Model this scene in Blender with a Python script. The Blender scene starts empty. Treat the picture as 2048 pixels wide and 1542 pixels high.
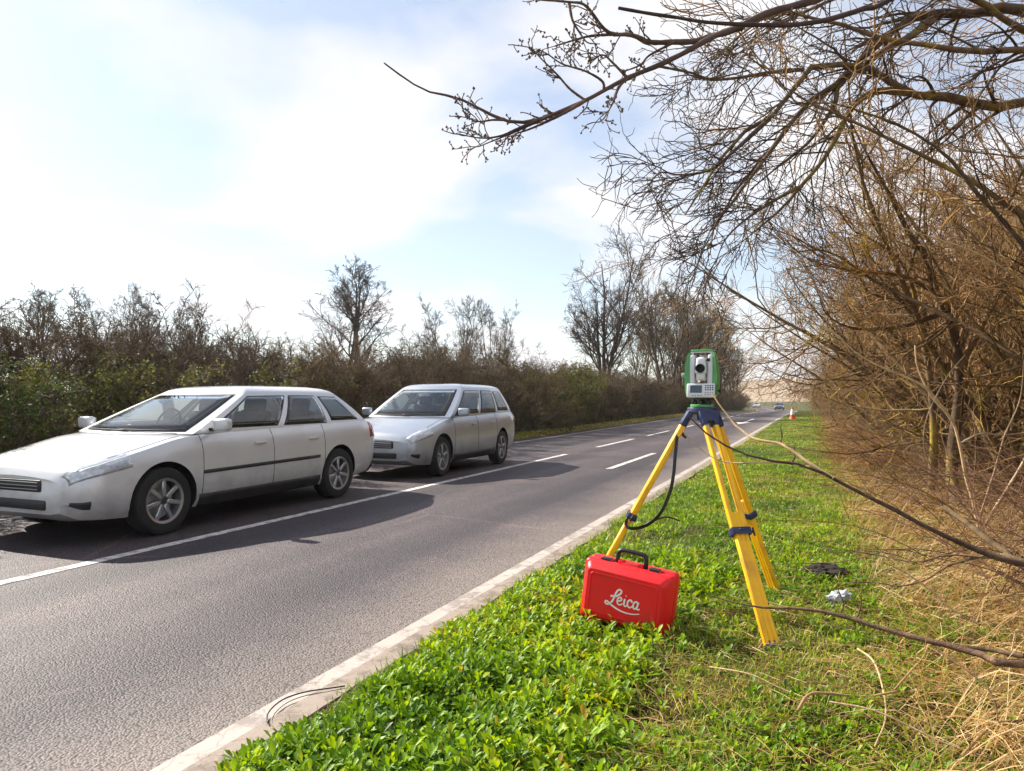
import bpy, bmesh, math, random
import numpy as np

R = math.radians
PI = math.pi
SC = bpy.context.scene
COL = SC.collection
random.seed(7)
RNG = np.random.default_rng(11)

# ------------------------------------------------------------------ camera
FPX = 1421.0                      # focal length in photograph pixels (2048 wide)
CAMH = 1.30
YAW = math.atan(596 / FPX)        # the road runs along +Y, the camera looks left of it
PITCH = math.atan(24 / FPX)
cam_d = bpy.data.cameras.new('camera')
cam_d.sensor_width = 36.0
cam_d.lens = 36.0 * FPX / 2048
cam_d.clip_start = 0.05
cam_d.clip_end = 6000
cam = bpy.data.objects.new('camera', cam_d)
COL.objects.link(cam)
cam.location = (0, 0, CAMH)
cam.rotation_euler = (PI / 2 + PITCH, 0, YAW)
SC.camera = cam

# ------------------------------------------------------------------ world, sun, exposure
SUN_AZ = R(76)                    # degrees to the left of the road direction
SUN_EL = R(37)
wd = bpy.data.worlds.new('World')
SC.world = wd
wd.use_nodes = True
wn, wl = wd.node_tree.nodes, wd.node_tree.links
wn.clear()
w_out = wn.new('ShaderNodeOutputWorld')
w_bg = wn.new('ShaderNodeBackground')
w_sky = wn.new('ShaderNodeTexSky')
w_sky.sky_type = 'NISHITA'
w_sky.sun_disc = False
w_sky.sun_elevation = SUN_EL
w_sky.sun_rotation = -SUN_AZ
w_sky.air_density = 1.0
w_sky.dust_density = 0.4
w_sky.ozone_density = 1.2
w_tc = wn.new('ShaderNodeTexCoord')
w_sep = wn.new('ShaderNodeSeparateXYZ')
wl.new(w_tc.outputs['Generated'], w_sep.inputs[0])
w_add = wn.new('ShaderNodeMath'); w_add.operation = 'ADD'; w_add.inputs[1].default_value = 0.22
w_abs = wn.new('ShaderNodeMath'); w_abs.operation = 'ABSOLUTE'
wl.new(w_sep.outputs['Z'], w_abs.inputs[0]); wl.new(w_abs.outputs[0], w_add.inputs[0])
w_dx = wn.new('ShaderNodeMath'); w_dx.operation = 'DIVIDE'
w_dy = wn.new('ShaderNodeMath'); w_dy.operation = 'DIVIDE'
wl.new(w_sep.outputs['X'], w_dx.inputs[0]); wl.new(w_add.outputs[0], w_dx.inputs[1])
wl.new(w_sep.outputs['Y'], w_dy.inputs[0]); wl.new(w_add.outputs[0], w_dy.inputs[1])
w_com = wn.new('ShaderNodeCombineXYZ')
wl.new(w_dx.outputs[0], w_com.inputs['X']); wl.new(w_dy.outputs[0], w_com.inputs['Y'])
w_noise = wn.new('ShaderNodeTexNoise')
w_noise.inputs['Scale'].default_value = 1.25
w_noise.inputs['Detail'].default_value = 7
w_noise.inputs['Roughness'].default_value = 0.52
w_noise.inputs['Distortion'].default_value = 0.25
w_map = wn.new('ShaderNodeMapping')
w_map.inputs['Location'].default_value = (1.9, 7.7, 0.0)
wl.new(w_com.outputs[0], w_map.inputs[0]); wl.new(w_map.outputs[0], w_noise.inputs['Vector'])
w_ramp = wn.new('ShaderNodeValToRGB')
w_ramp.color_ramp.elements[0].position = 0.44
w_ramp.color_ramp.elements[0].color = (0.30, 0.30, 0.30, 1)
w_ramp.color_ramp.elements[1].position = 0.60
w_ramp.color_ramp.elements[1].color = (1, 1, 1, 1)
wl.new(w_noise.outputs['Fac'], w_ramp.inputs[0])
w_mix = wn.new('ShaderNodeMix'); w_mix.data_type = 'RGBA'
wl.new(w_ramp.outputs[0], w_mix.inputs['Factor'])
wl.new(w_sky.outputs[0], w_mix.inputs[6])
w_mix.inputs[7].default_value = (5.9, 5.85, 6.0, 1)      # sunlit thin cloud
wl.new(w_mix.outputs[2], w_bg.inputs['Color'])
w_bg.inputs['Strength'].default_value = 0.09
wl.new(w_bg.outputs[0], w_out.inputs[0])

sun_d = bpy.data.lights.new('sun', 'SUN')
sun_d.energy = 5.0
sun_d.angle = R(0.6)
sun_d.color = (1.0, 0.93, 0.82)
sun = bpy.data.objects.new('sun', sun_d)
COL.objects.link(sun)
from mathutils import Vector, Matrix, Quaternion
SUN_DIR = Vector((-math.sin(SUN_AZ) * math.cos(SUN_EL), math.cos(SUN_AZ) * math.cos(SUN_EL), math.sin(SUN_EL)))
sun.rotation_euler = (-SUN_DIR).to_track_quat('-Z', 'Y').to_euler()

SC.view_settings.view_transform = 'Standard'
SC.view_settings.look = 'None'
SC.view_settings.exposure = 0.98
SC.view_settings.gamma = 1.0
SC.cycles.use_denoising = True
SC.cycles.use_adaptive_sampling = True
SC.cycles.adaptive_threshold = 0.03
SC.cycles.max_bounces = 6
SC.cycles.transparent_max_bounces = 8

# ------------------------------------------------------------------ helpers
CY, SY = math.cos(YAW), math.sin(YAW)
def cw(x, d, z):
    """camera-yaw coordinates (right, forward, up) to world"""
    return Vector((x * CY - d * SY, x * SY + d * CY, z))
_cp, _sp = math.cos(PITCH), math.sin(PITCH)
def at(px, py, d):
    """the point that stands d metres away along the lens axis at a photograph pixel"""
    a, b = (px - 1024) / FPX, (771 - py) / FPX
    return cw(a * d, d * (_cp - b * _sp), CAMH + d * (_sp + b * _cp))
def on_ground(px, py, z=0.0):
    a, b = (px - 1024) / FPX, (771 - py) / FPX
    k = (z - CAMH) / (_sp + b * _cp)
    return cw(a * k, k * (_cp - b * _sp), z)

def sstep(a, b, x):
    t = np.clip((np.asarray(x, float) - a) / (b - a), 0, 1)
    return t * t * (3 - 2 * t)
def road_c(y):
    y = np.asarray(y, float)
    return 0.006 * np.clip(y, 0, 80) - 5.6 * (np.clip(y - 90, 0, 400) / 100) ** 2
def road_z(y):
    return -1.5 * sstep(45, 185, y)
def vnoise(x, y, s, seed=0):
    """cheap smooth value noise"""
    x = np.asarray(x, float) * s + 17.3 * seed; y = np.asarray(y, float) * s - 9.1 * seed
    xi, yi = np.floor(x), np.floor(y); fx, fy = x - xi, y - yi
    fx = fx * fx * (3 - 2 * fx); fy = fy * fy * (3 - 2 * fy)
    def h(a, b):
        v = np.sin(a * 127.1 + b * 311.7 + seed * 74.7) * 43758.5453
        return v - np.floor(v)
    return (h(xi, yi) * (1 - fx) + h(xi + 1, yi) * fx) * (1 - fy) + (h(xi, yi + 1) * (1 - fx) + h(xi + 1, yi + 1) * fx) * fy
def gz(x, y):
    u = np.asarray(x, float) - road_c(y)
    v = 0.05 * sstep(-2.05, -1.5, u) + 0.03 * sstep(-1.5, 0.5, u) + 0.25 * sstep(0.8, 4, u)
    v = v + sstep(-2.0, -1.7, u) * (0.05 * (vnoise(x, y, 0.9, 1) - 0.5) + 0.05 * (vnoise(x, y, 2.7, 2) - 0.5))
    v = v + 0.06 * sstep(-8.4, -9.3, u) + 0.35 * sstep(-9.4, -12, u)
    v = v - 0.04 * (sstep(-2.02, -2.12, u) * sstep(-8.45, -8.35, u))
    return v + road_z(y)

def link(o, parent=None):
    COL.objects.link(o)
    if parent is not None:
        o.parent = parent
    return o
def tag(o, label=None, cat=None, group=None, kind=None):
    if label: o['label'] = label
    if cat: o['category'] = cat
    if group: o['group'] = group
    if kind: o['kind'] = kind
    return o
def empty(name, loc=(0, 0, 0), rz=0.0):
    o = bpy.data.objects.new(name, None)
    o.empty_display_size = 0.1
    COL.objects.link(o)
    o.location = loc
    o.rotation_euler = (0, 0, rz)
    return o
def copy_tree(o, parent=None):
    c = o.copy(); COL.objects.link(c); c.parent = parent
    for ch in list(o.children):
        copy_tree(ch, c)
    return c

def np_mesh(name, V, faces, rnd=None, smooth=True):
    """faces: list of int arrays (m,3) or (m,4)"""
    me = bpy.data.meshes.new(name)
    V = np.asarray(V, np.float32)
    faces = [np.asarray(f, np.int32) for f in faces if len(f)]
    me.vertices.add(len(V)); me.vertices.foreach_set('co', V.ravel())
    loops = np.concatenate([f.ravel() for f in faces])
    tot = np.concatenate([np.full(len(f), f.shape[1], np.int32) for f in faces])
    start = np.concatenate([[0], np.cumsum(tot)[:-1]]).astype(np.int32)
    me.loops.add(len(loops)); me.loops.foreach_set('vertex_index', loops)
    me.polygons.add(len(tot)); me.polygons.foreach_set('loop_start', start)
    try:
        me.polygons.foreach_set('loop_total', tot)
    except Exception:
        pass
    me.polygons.foreach_set('use_smooth', np.full(len(tot), smooth))
    if rnd is not None:
        a = me.attributes.new('rnd', 'FLOAT', 'POINT')
        a.data.foreach_set('value', np.asarray(rnd, np.float32))
    me.update(calc_edges=True)
    return me
def np_obj(name, V, faces, mat, parent=None, rnd=None, smooth=True):
    me = np_mesh(name, V, faces, rnd, smooth)
    me.materials.append(mat)
    return link(bpy.data.objects.new(name, me), parent)

def bm_obj(name, bm, mat, parent=None, smooth=True, auto=None):
    me = bpy.data.meshes.new(name)
    bmesh.ops.recalc_face_normals(bm, faces=bm.faces)
    bm.to_mesh(me); bm.free()
    if smooth:
        me.polygons.foreach_set('use_smooth', [True] * len(me.polygons))
        if auto:
            try: me.set_sharp_from_angle(angle=R(auto))
            except Exception: pass
    if mat is not None:
        me.materials.append(mat)
    return link(bpy.data.objects.new(name, me), parent)
def box_bm(bm, size, loc=(0, 0, 0), rot=None, bevel=0.0, seg=2, taper=None):
    """one bevelled box added to bm; taper = (sx, sy) scale of the top"""
    r = bmesh.ops.create_cube(bm, size=1.0)
    vs = r['verts']
    for v in vs:
        v.co.x *= size[0]; v.co.y *= size[1]; v.co.z *= size[2]
        if taper and v.co.z > 0:
            v.co.x *= taper[0]; v.co.y *= taper[1]
    if bevel > 0:
        es = list({e for v in vs for e in v.link_edges})
        res = bmesh.ops.bevel(bm, geom=es + vs, offset=bevel, segments=seg, profile=0.5, affect='EDGES')
        vs = list({v for f in res['faces'] for v in f.verts} | {v for v in vs if v.is_valid})
    m = Matrix.Translation(loc) @ (rot.to_4x4() if rot is not None else Matrix.Identity(4))
    bmesh.ops.transform(bm, matrix=m, verts=vs)
    return vs
def rbox(name, size, loc, mat, parent, bevel=0.005, seg=2, rot=None, taper=None):
    bm = bmesh.new()
    box_bm(bm, size, loc, rot, bevel, seg, taper)
    return bm_obj(name, bm, mat, parent, True, 35)
def lathe(prof, n=24, axis='Z'):
    """profile [(r, h)...] turned about an axis -> verts, faces"""
    a = np.arange(n) * 2 * PI / n
    V = []
    for r, h in prof:
        c = np.stack([r * np.cos(a), r * np.sin(a), np.full(n, h)], 1)
        V.append(c)
    V = np.concatenate(V)
    F = []
    for i in range(len(prof) - 1):
        for j in range(n):
            k = (j + 1) % n
            F.append((i * n + j, i * n + k, (i + 1) * n + k, (i + 1) * n + j))
    if axis == 'Y':
        V = V[:, [0, 2, 1]] * [1, 1, -1]
    if axis == 'X':
        V = V[:, [2, 0, 1]]
    return V, F
def lathe_obj(name, prof, mat, parent, n=24, axis='Z', loc=(0, 0, 0), rot=None, auto=40):
    V, F = lathe(prof, n, axis)
    bm = bmesh.new()
    vs = [bm.verts.new(v) for v in V]
    for f in F:
        try: bm.faces.new([vs[i] for i in f])
        except ValueError: pass
    bmesh.ops.remove_doubles(bm, verts=bm.verts, dist=1e-5)
    o = bm_obj(name, bm, mat, parent, True, auto)
    o.location = loc
    if rot is not None: o.rotation_euler = rot
    return o

def tubes(P, Rd, s=5, cap=False):
    """P (B,n,3) centre lines, Rd (B,n) radii -> verts, quads"""
    P = np.asarray(P, float); Rd = np.asarray(Rd, float)
    B, n, _ = P.shape
    T = np.gradient(P, axis=1)
    T /= np.linalg.norm(T, axis=2, keepdims=True) + 1e-9
    ref = np.tile(np.array([0.28, 0.21, 0.937]), (B, 1))
    m = np.abs((T.mean(1) * ref).sum(1)) > 0.85
    ref[m] = [0.93, -0.3, 0.2]
    S = np.cross(T, ref[:, None, :]); S /= np.linalg.norm(S, axis=2, keepdims=True) + 1e-9
    U = np.cross(S, T)
    a = np.arange(s) * 2 * PI / s
    V = P[:, :, None, :] + Rd[:, :, None, None] * (np.cos(a)[None, None, :, None] * S[:, :, None, :] + np.sin(a)[None, None, :, None] * U[:, :, None, :])
    b = (np.arange(B) * n * s)[:, None, None]
    i = (np.arange(n - 1) * s)[None, :, None]
    j = np.arange(s)[None, None, :]; k = (j + 1) % s
    F = np.stack([b + i + j, b + i + k, b + i + s + k, b + i + s + j], -1).reshape(-1, 4)
    return V.reshape(-1, 3), F
class Acc:
    def __init__(self): self.V = []; self.Q = []; self.T = []; self.r = []; self.n = 0
    def add(self, V, Q=None, T=None, rnd=None):
        V = np.asarray(V, float)
        if Q is not None and len(Q): self.Q.append(np.asarray(Q) + self.n)
        if T is not None and len(T): self.T.append(np.asarray(T) + self.n)
        self.V.append(V); self.n += len(V)
        self.r.append(np.zeros(len(V)) if rnd is None else np.asarray(rnd, float))
        return self
    def mesh(self, name, mat, smooth=True):
        fs = []
        if self.Q: fs.append(np.concatenate(self.Q))
        if self.T: fs.append(np.concatenate(self.T))
        me = np_mesh(name, np.concatenate(self.V), fs, np.concatenate(self.r), smooth)
        me.materials.append(mat)
        return me
    def obj(self, name, mat, parent=None, smooth=True):
        return link(bpy.data.objects.new(name, self.mesh(name, mat, smooth)), parent)
def spline(pts, n):
    """Catmull-Rom through pts, n samples evenly in arc length"""
    p = np.array([list(q) for q in pts], float)
    p = np.vstack([2 * p[0] - p[1], p, 2 * p[-1] - p[-2]])
    out = []
    t = np.linspace(0, 1, 9)[:-1][:, None]
    for i in range(1, len(p) - 2):
        a, b, c, d = p[i - 1], p[i], p[i + 1], p[i + 2]
        out.append(0.5 * (2 * b + (c - a) * t + (2 * a - 5 * b + 4 * c - d) * t ** 2 + (3 * b - a - 3 * c + d) * t ** 3))
    out = np.vstack(out + [p[-2:-1]])
    s = np.concatenate([[0], np.cumsum(np.linalg.norm(np.diff(out, axis=0), axis=1))])
    q = np.linspace(0, s[-1], n)
    return np.stack([np.interp(q, s, out[:, k]) for k in range(3)], 1)
def tube_obj(name, pts, r0, r1, mat, parent, n=16, s=8, smooth_path=True, wob=0.0):
    p = spline(pts, n) if smooth_path else np.array([list(q) for q in pts], float)
    n = len(p)
    r = np.linspace(r0, r1, n)
    if wob: r = r * (1 + wob * RNG.uniform(-1, 1, n))
    V, F = tubes(p[None], r[None], s)
    V = np.vstack([V, p[:1], p[-1:]])
    nv = len(V)
    T = [(nv - 2, (j + 1) % s, j) for j in range(s)] + [(nv - 1, (n - 1) * s + j, (n - 1) * s + (j + 1) % s) for j in range(s)]
    return np_obj(name, V, [F, np.array(T)], mat, parent, rnd=np.zeros(nv))

# ------------------------------------------------------------------ materials
def new_mat(name):
    m = bpy.data.materials.new(name); m.use_nodes = True
    nt = m.node_tree
    return m, nt.nodes, nt.links, nt.nodes['Principled BSDF'], nt.nodes['Material Output']
def noise_node(n, l, scale, detail=4, rough=0.55, coord='Object', vec=None):
    t = n.new('ShaderNodeTexNoise')
    t.inputs['Scale'].default_value = scale; t.inputs['Detail'].default_value = detail
    t.inputs['Roughness'].default_value = rough
    if vec is None:
        c = n.new('ShaderNodeTexCoord'); vec = c.outputs[coord]
    l.new(vec, t.inputs['Vector'])
    return t
def ramp_node(n, l, src, stops):
    r = n.new('ShaderNodeValToRGB')
    el = r.color_ramp.elements
    while len(el) < len(stops): el.new(0.5)
    for e, (p, c) in zip(el, stops):
        e.position = p; e.color = (*c, 1) if len(c) == 3 else c
    l.new(src, r.inputs[0])
    return r
def M(name, base, rough=0.6, metal=0.0, var=0.12, vscale=6.0, bump=0.0, bscale=40.0, coat=0.0, spec=0.5, base2=None, lo=0.35, hi=0.65):
    m, n, l, p, o = new_mat(name)
    b2 = base2 if base2 else tuple(min(1, c * (1 - var)) for c in base)
    t = noise_node(n, l, vscale)
    r = ramp_node(n, l, t.outputs['Fac'], [(lo, base), (hi, b2)])
    l.new(r.outputs[0], p.inputs['Base Color'])
    p.inputs['Roughness'].default_value = rough; p.inputs['Metallic'].default_value = metal
    p.inputs['Specular IOR Level'].default_value = spec
    p.inputs['Coat Weight'].default_value = coat; p.inputs['Coat Roughness'].default_value = 0.05
    if bump:
        t2 = noise_node(n, l, bscale, 5)
        b = n.new('ShaderNodeBump'); b.inputs['Strength'].default_value = bump; b.inputs['Distance'].default_value = 0.01
        l.new(t2.outputs['Fac'], b.inputs['Height']); l.new(b.outputs[0], p.inputs['Normal'])
    return m
def leaf_mat(name, stops, rough=0.45, trans=0.4, tint=(1.0, 1.0, 0.6), spec=0.4):
    m, n, l, p, o = new_mat(name)
    a = n.new('ShaderNodeAttribute'); a.attribute_name = 'rnd'
    r = ramp_node(n, l, a.outputs['Fac'], stops)
    l.new(r.outputs[0], p.inputs['Base Color'])
    p.inputs['Roughness'].default_value = rough
    p.inputs['Specular IOR Level'].default_value = spec
    tr = n.new('ShaderNodeBsdfTranslucent')
    mx = n.new('ShaderNodeMix'); mx.data_type = 'RGBA'; mx.blend_type = 'MULTIPLY'; mx.inputs[0].default_value = 1
    l.new(r.outputs[0], mx.inputs[6]); mx.inputs[7].default_value = (*tint, 1)
    l.new(mx.outputs[2], tr.inputs['Color'])
    ms = n.new('ShaderNodeMixShader'); ms.inputs[0].default_value = trans
    l.new(p.outputs[0], ms.inputs[1]); l.new(tr.outputs[0], ms.inputs[2]); l.new(ms.outputs[0], o.inputs[0])
    return m
def bark_mat(name, c1, c2, lichen=None, lam=0.55, scale=5.0, bump=0.5):
    m, n, l, p, o = new_mat(name)
    t = noise_node(n, l, scale, 6, 0.65)
    r = ramp_node(n, l, t.outputs['Fac'], [(0.32, c1), (0.68, c2)])
    col = r.outputs[0]
    if lichen:
        t2 = noise_node(n, l, scale * 0.45, 5, 0.6)
        r2 = ramp_node(n, l, t2.outputs['Fac'], [(lam, (0, 0, 0)), (lam + 0.12, (1, 1, 1))])
        mx = n.new('ShaderNodeMix'); mx.data_type = 'RGBA'
        l.new(r2.outputs[0], mx.inputs['Factor']); l.new(col, mx.inputs[6]); mx.inputs[7].default_value = (*lichen, 1)
        col = mx.outputs[2]
    oi = n.new('ShaderNodeObjectInfo')
    rv = ramp_node(n, l, oi.outputs['Random'], [(0.0, (0.66, 0.64, 0.66)), (0.35, (1.0, 0.97, 0.92)), (0.7, (1.12, 1.12, 0.80)), (1.0, (1.28, 1.18, 1.10))])
    tv = n.new('ShaderNodeMix'); tv.data_type = 'RGBA'; tv.blend_type = 'MULTIPLY'; tv.inputs[0].default_value = 1
    l.new(col, tv.inputs[6]); l.new(rv.outputs[0], tv.inputs[7]); col = tv.outputs[2]
    l.new(col, p.inputs['Base Color'])
    p.inputs['Roughness'].default_value = 0.85; p.inputs['Specular IOR Level'].default_value = 0.2
    t3 = noise_node(n, l, scale * 9, 4, 0.7)
    b = n.new('ShaderNodeBump'); b.inputs['Strength'].default_value = bump; b.inputs['Distance'].default_value = 0.01
    l.new(t3.outputs['Fac'], b.inputs['Height']); l.new(b.outputs[0], p.inputs['Normal'])
    return m

def road_material():
    m, n, l, p, o = new_mat('asphalt_chippings')
    tc = n.new('ShaderNodeTexCoord')
    vo = n.new('ShaderNodeTexVoronoi'); vo.inputs['Scale'].default_value = 92
    l.new(tc.outputs['Object'], vo.inputs['Vector'])
    hs = n.new('ShaderNodeSeparateColor'); l.new(vo.outputs['Color'], hs.inputs[0])
    cell = ramp_node(n, l, hs.outputs[0], [(0.0, (0.034, 0.027, 0.032)), (0.55, (0.064, 0.051, 0.057)), (1.0, (0.132, 0.110, 0.115))])
    dk = ramp_node(n, l, vo.outputs['Distance'], [(0.50, (1, 1, 1)), (0.80, (0.35, 0.34, 0.35))])
    mu = n.new('ShaderNodeMix'); mu.data_type = 'RGBA'; mu.blend_type = 'MULTIPLY'; mu.inputs[0].default_value = 1
    l.new(cell.outputs[0], mu.inputs[6]); l.new(dk.outputs[0], mu.inputs[7])
    big = noise_node(n, l, 0.55, 5, 0.6, vec=tc.outputs['Object'])
    br = ramp_node(n, l, big.outputs['Fac'], [(0.30, (0.60, 0.56, 0.59)), (0.5, (1.0, 0.97, 0.99)), (0.70, (1.36, 1.27, 1.20))])
    mu2 = n.new('ShaderNodeMix'); mu2.data_type = 'RGBA'; mu2.blend_type = 'MULTIPLY'; mu2.inputs[0].default_value = 1
    l.new(mu.outputs[2], mu2.inputs[6]); l.new(br.outputs[0], mu2.inputs[7])
    # tracks worn by wheels, running along the road
    mp = n.new('ShaderNodeMapping'); mp.inputs['Scale'].default_value = (1.1, 0.03, 1)
    l.new(tc.outputs['Object'], mp.inputs[0])
    tr = noise_node(n, l, 1.0, 3, 0.5, vec=mp.outputs[0])
    trr = ramp_node(n, l, tr.outputs['Fac'], [(0.38, (0.66, 0.65, 0.68)), (0.60, (1.12, 1.09, 1.07))])
    mu3 = n.new('ShaderNodeMix'); mu3.data_type = 'RGBA'; mu3.blend_type = 'MULTIPLY'; mu3.inputs[0].default_value = 1
    l.new(mu2.outputs[2], mu3.inputs[6]); l.new(trr.outputs[0], mu3.inputs[7])
    # two polished wheel tracks in each lane, edges wandering
    xs_ = n.new('ShaderNodeSeparateXYZ'); l.new(tc.outputs['Object'], xs_.inputs[0])
    wv = n.new('ShaderNodeMath'); wv.operation = 'MULTIPLY_ADD'; l.new(tr.outputs['Fac'], wv.inputs[0]); wv.inputs[1].default_value = 0.9; l.new(xs_.outputs['X'], wv.inputs[2])
    sn = n.new('ShaderNodeMath'); sn.operation = 'MULTIPLY'; l.new(wv.outputs[0], sn.inputs[0]); sn.inputs[1].default_value = 2 * PI / 1.56
    sn2 = n.new('ShaderNodeMath'); sn2.operation = 'SINE'; l.new(sn.outputs[0], sn2.inputs[0])
    wt = ramp_node(n, l, sn2.outputs[0], [(0.0, (1.10, 1.07, 1.04)), (0.75, (0.70, 0.68, 0.71))])
    mu6 = n.new('ShaderNodeMix'); mu6.data_type = 'RGBA'; mu6.blend_type = 'MULTIPLY'; mu6.inputs[0].default_value = 1
    l.new(mu3.outputs[2], mu6.inputs[6]); l.new(wt.outputs[0], mu6.inputs[7]); mu3 = mu6
    # thin cracks
    wob = noise_node(n, l, 2.2, 4, 0.6, vec=tc.outputs['Object'])
    vm = n.new('ShaderNodeMix'); vm.data_type = 'RGBA'; vm.inputs[0].default_value = 0.12
    l.new(tc.outputs['Object'], vm.inputs[6]); l.new(wob.outputs['Color'], vm.inputs[7])
    cr = n.new('ShaderNodeTexVoronoi'); cr.feature = 'DISTANCE_TO_EDGE'; cr.inputs['Scale'].default_value = 0.42
    l.new(vm.outputs[2], cr.inputs['Vector'])
    crr = ramp_node(n, l, cr.outputs['Distance'], [(0.0, (1.9, 1.75, 1.6)), (0.014, (1, 1, 1))])
    mu4 = n.new('ShaderNodeMix'); mu4.data_type = 'RGBA'; mu4.blend_type = 'MULTIPLY'
    cm = noise_node(n, l, 0.4, 2, 0.5, vec=tc.outputs['Object'])
    cmr = ramp_node(n, l, cm.outputs['Fac'], [(0.5, (0, 0, 0)), (0.6, (1, 1, 1))])
    l.new(cmr.outputs[0], mu4.inputs[0]); l.new(mu3.outputs[2], mu4.inputs[6]); l.new(crr.outputs[0], mu4.inputs[7])
    sx = n.new('ShaderNodeSeparateXYZ'); l.new(tc.outputs['Object'], sx.inputs[0])
    dn = n.new('ShaderNodeMath'); dn.operation = 'MULTIPLY_ADD'; l.new(big.outputs['Fac'], dn.inputs[0]); dn.inputs[1].default_value = 0.9; l.new(sx.outputs['X'], dn.inputs[2])
    dr = n.new('ShaderNodeMapRange'); l.new(dn.outputs[0], dr.inputs[0]); dr.inputs[1].default_value = -2.35; dr.inputs[2].default_value = -1.62; dr.inputs[4].default_value = 0.55
    mu5 = n.new('ShaderNodeMix'); mu5.data_type = 'RGBA'
    l.new(dr.outputs[0], mu5.inputs[0]); l.new(mu4.outputs[2], mu5.inputs[6])
    grit = n.new('ShaderNodeMix'); grit.data_type = 'RGBA'; grit.blend_type = 'MULTIPLY'; grit.inputs[0].default_value = 1
    grit.inputs[6].default_value = (0.30, 0.25, 0.205, 1); l.new(dk.outputs[0], grit.inputs[7]); l.new(grit.outputs[2], mu5.inputs[7])
    l.new(mu5.outputs[2], p.inputs['Base Color'])
    p.inputs['Roughness'].default_value = 0.68; p.inputs['Specular IOR Level'].default_value = 0.45
    inv = n.new('ShaderNodeMath'); inv.operation = 'SUBTRACT'; inv.inputs[0].default_value = 1.0
    l.new(vo.outputs['Distance'], inv.inputs[1])
    b = n.new('ShaderNodeBump'); b.inputs['Strength'].default_value = 0.55; b.inputs['Distance'].default_value = 0.010
    l.new(inv.outputs[0], b.inputs['Height']); l.new(b.outputs[0], p.inputs['Normal'])
    return m
def worn_paint(name, paint, under, amount=0.5, scale=14):
    m, n, l, p, o = new_mat(name)
    tc = n.new('ShaderNodeTexCoord')
    t = noise_node(n, l, scale, 6, 0.7, vec=tc.outputs['Object'])
    r = ramp_node(n, l, t.outputs['Fac'], [(amount - 0.04, paint), (amount + 0.06, under)])
    t2 = noise_node(n, l, 1.3, 4, 0.6, vec=tc.outputs['Object'])
    r2 = ramp_node(n, l, t2.outputs['Fac'], [(0.3, (0.82, 0.8, 0.78)), (0.7, (1, 1, 1))])
    mu = n.new('ShaderNodeMix'); mu.data_type = 'RGBA'; mu.blend_type = 'MULTIPLY'; mu.inputs[0].default_value = 1
    l.new(r.outputs[0], mu.inputs[6]); l.new(r2.outputs[0], mu.inputs[7])
    wob = noise_node(n, l, 5, 4, 0.6, vec=tc.outputs['Object'])
    vm = n.new('ShaderNodeMix'); vm.data_type = 'RGBA'; vm.inputs[0].default_value = 0.10
    l.new(tc.outputs['Object'], vm.inputs[6]); l.new(wob.outputs['Color'], vm.inputs[7])
    cr = n.new('ShaderNodeTexVoronoi'); cr.feature = 'DISTANCE_TO_EDGE'; cr.inputs['Scale'].default_value = 4.5
    l.new(vm.outputs[2], cr.inputs['Vector'])
    crr = ramp_node(n, l, cr.outputs['Distance'], [(0.0, (0.74, 0.71, 0.68)), (0.02, (1, 1, 1))])
    mu2 = n.new('ShaderNodeMix'); mu2.data_type = 'RGBA'; mu2.blend_type = 'MULTIPLY'; mu2.inputs[0].default_value = 1
    l.new(mu.outputs[2], mu2.inputs[6]); l.new(crr.outputs[0], mu2.inputs[7])
    l.new(mu2.outputs[2], p.inputs['Base Color'])
    p.inputs['Roughness'].default_value = 0.75
    t3 = noise_node(n, l, 90, 4, 0.6, vec=tc.outputs['Object'])
    b = n.new('ShaderNodeBump'); b.inputs['Strength'].default_value = 0.4; b.inputs['Distance'].default_value = 0.006
    l.new(t3.outputs['Fac'], b.inputs['Height']); l.new(b.outputs[0], p.inputs['Normal'])
    return m
def ground_material():
    m, n, l, p, o = new_mat('soil_and_turf')
    tc = n.new('ShaderNodeTexCoord')
    t = noise_node(n, l, 1.6, 7, 0.65, vec=tc.outputs['Object'])
    r = ramp_node(n, l, t.outputs['Fac'], [(0.34, (0.045, 0.032, 0.018)), (0.48, (0.075, 0.070, 0.022)), (0.58, (0.070, 0.095, 0.022)), (0.72, (0.16, 0.125, 0.060))])
    l.new(r.outputs[0], p.inputs['Base Color']); p.inputs['Roughness'].default_value = 0.95
    p.inputs['Specular IOR Level'].default_value = 0.1
    t2 = noise_node(n, l, 45, 6, 0.7, vec=tc.outputs['Object'])
    b = n.new('ShaderNodeBump'); b.inputs['Strength'].default_value = 0.9; b.inputs['Distance'].default_value = 0.03
    l.new(t2.outputs['Fac'], b.inputs['Height']); l.new(b.outputs[0], p.inputs['Normal'])
    return m

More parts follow.
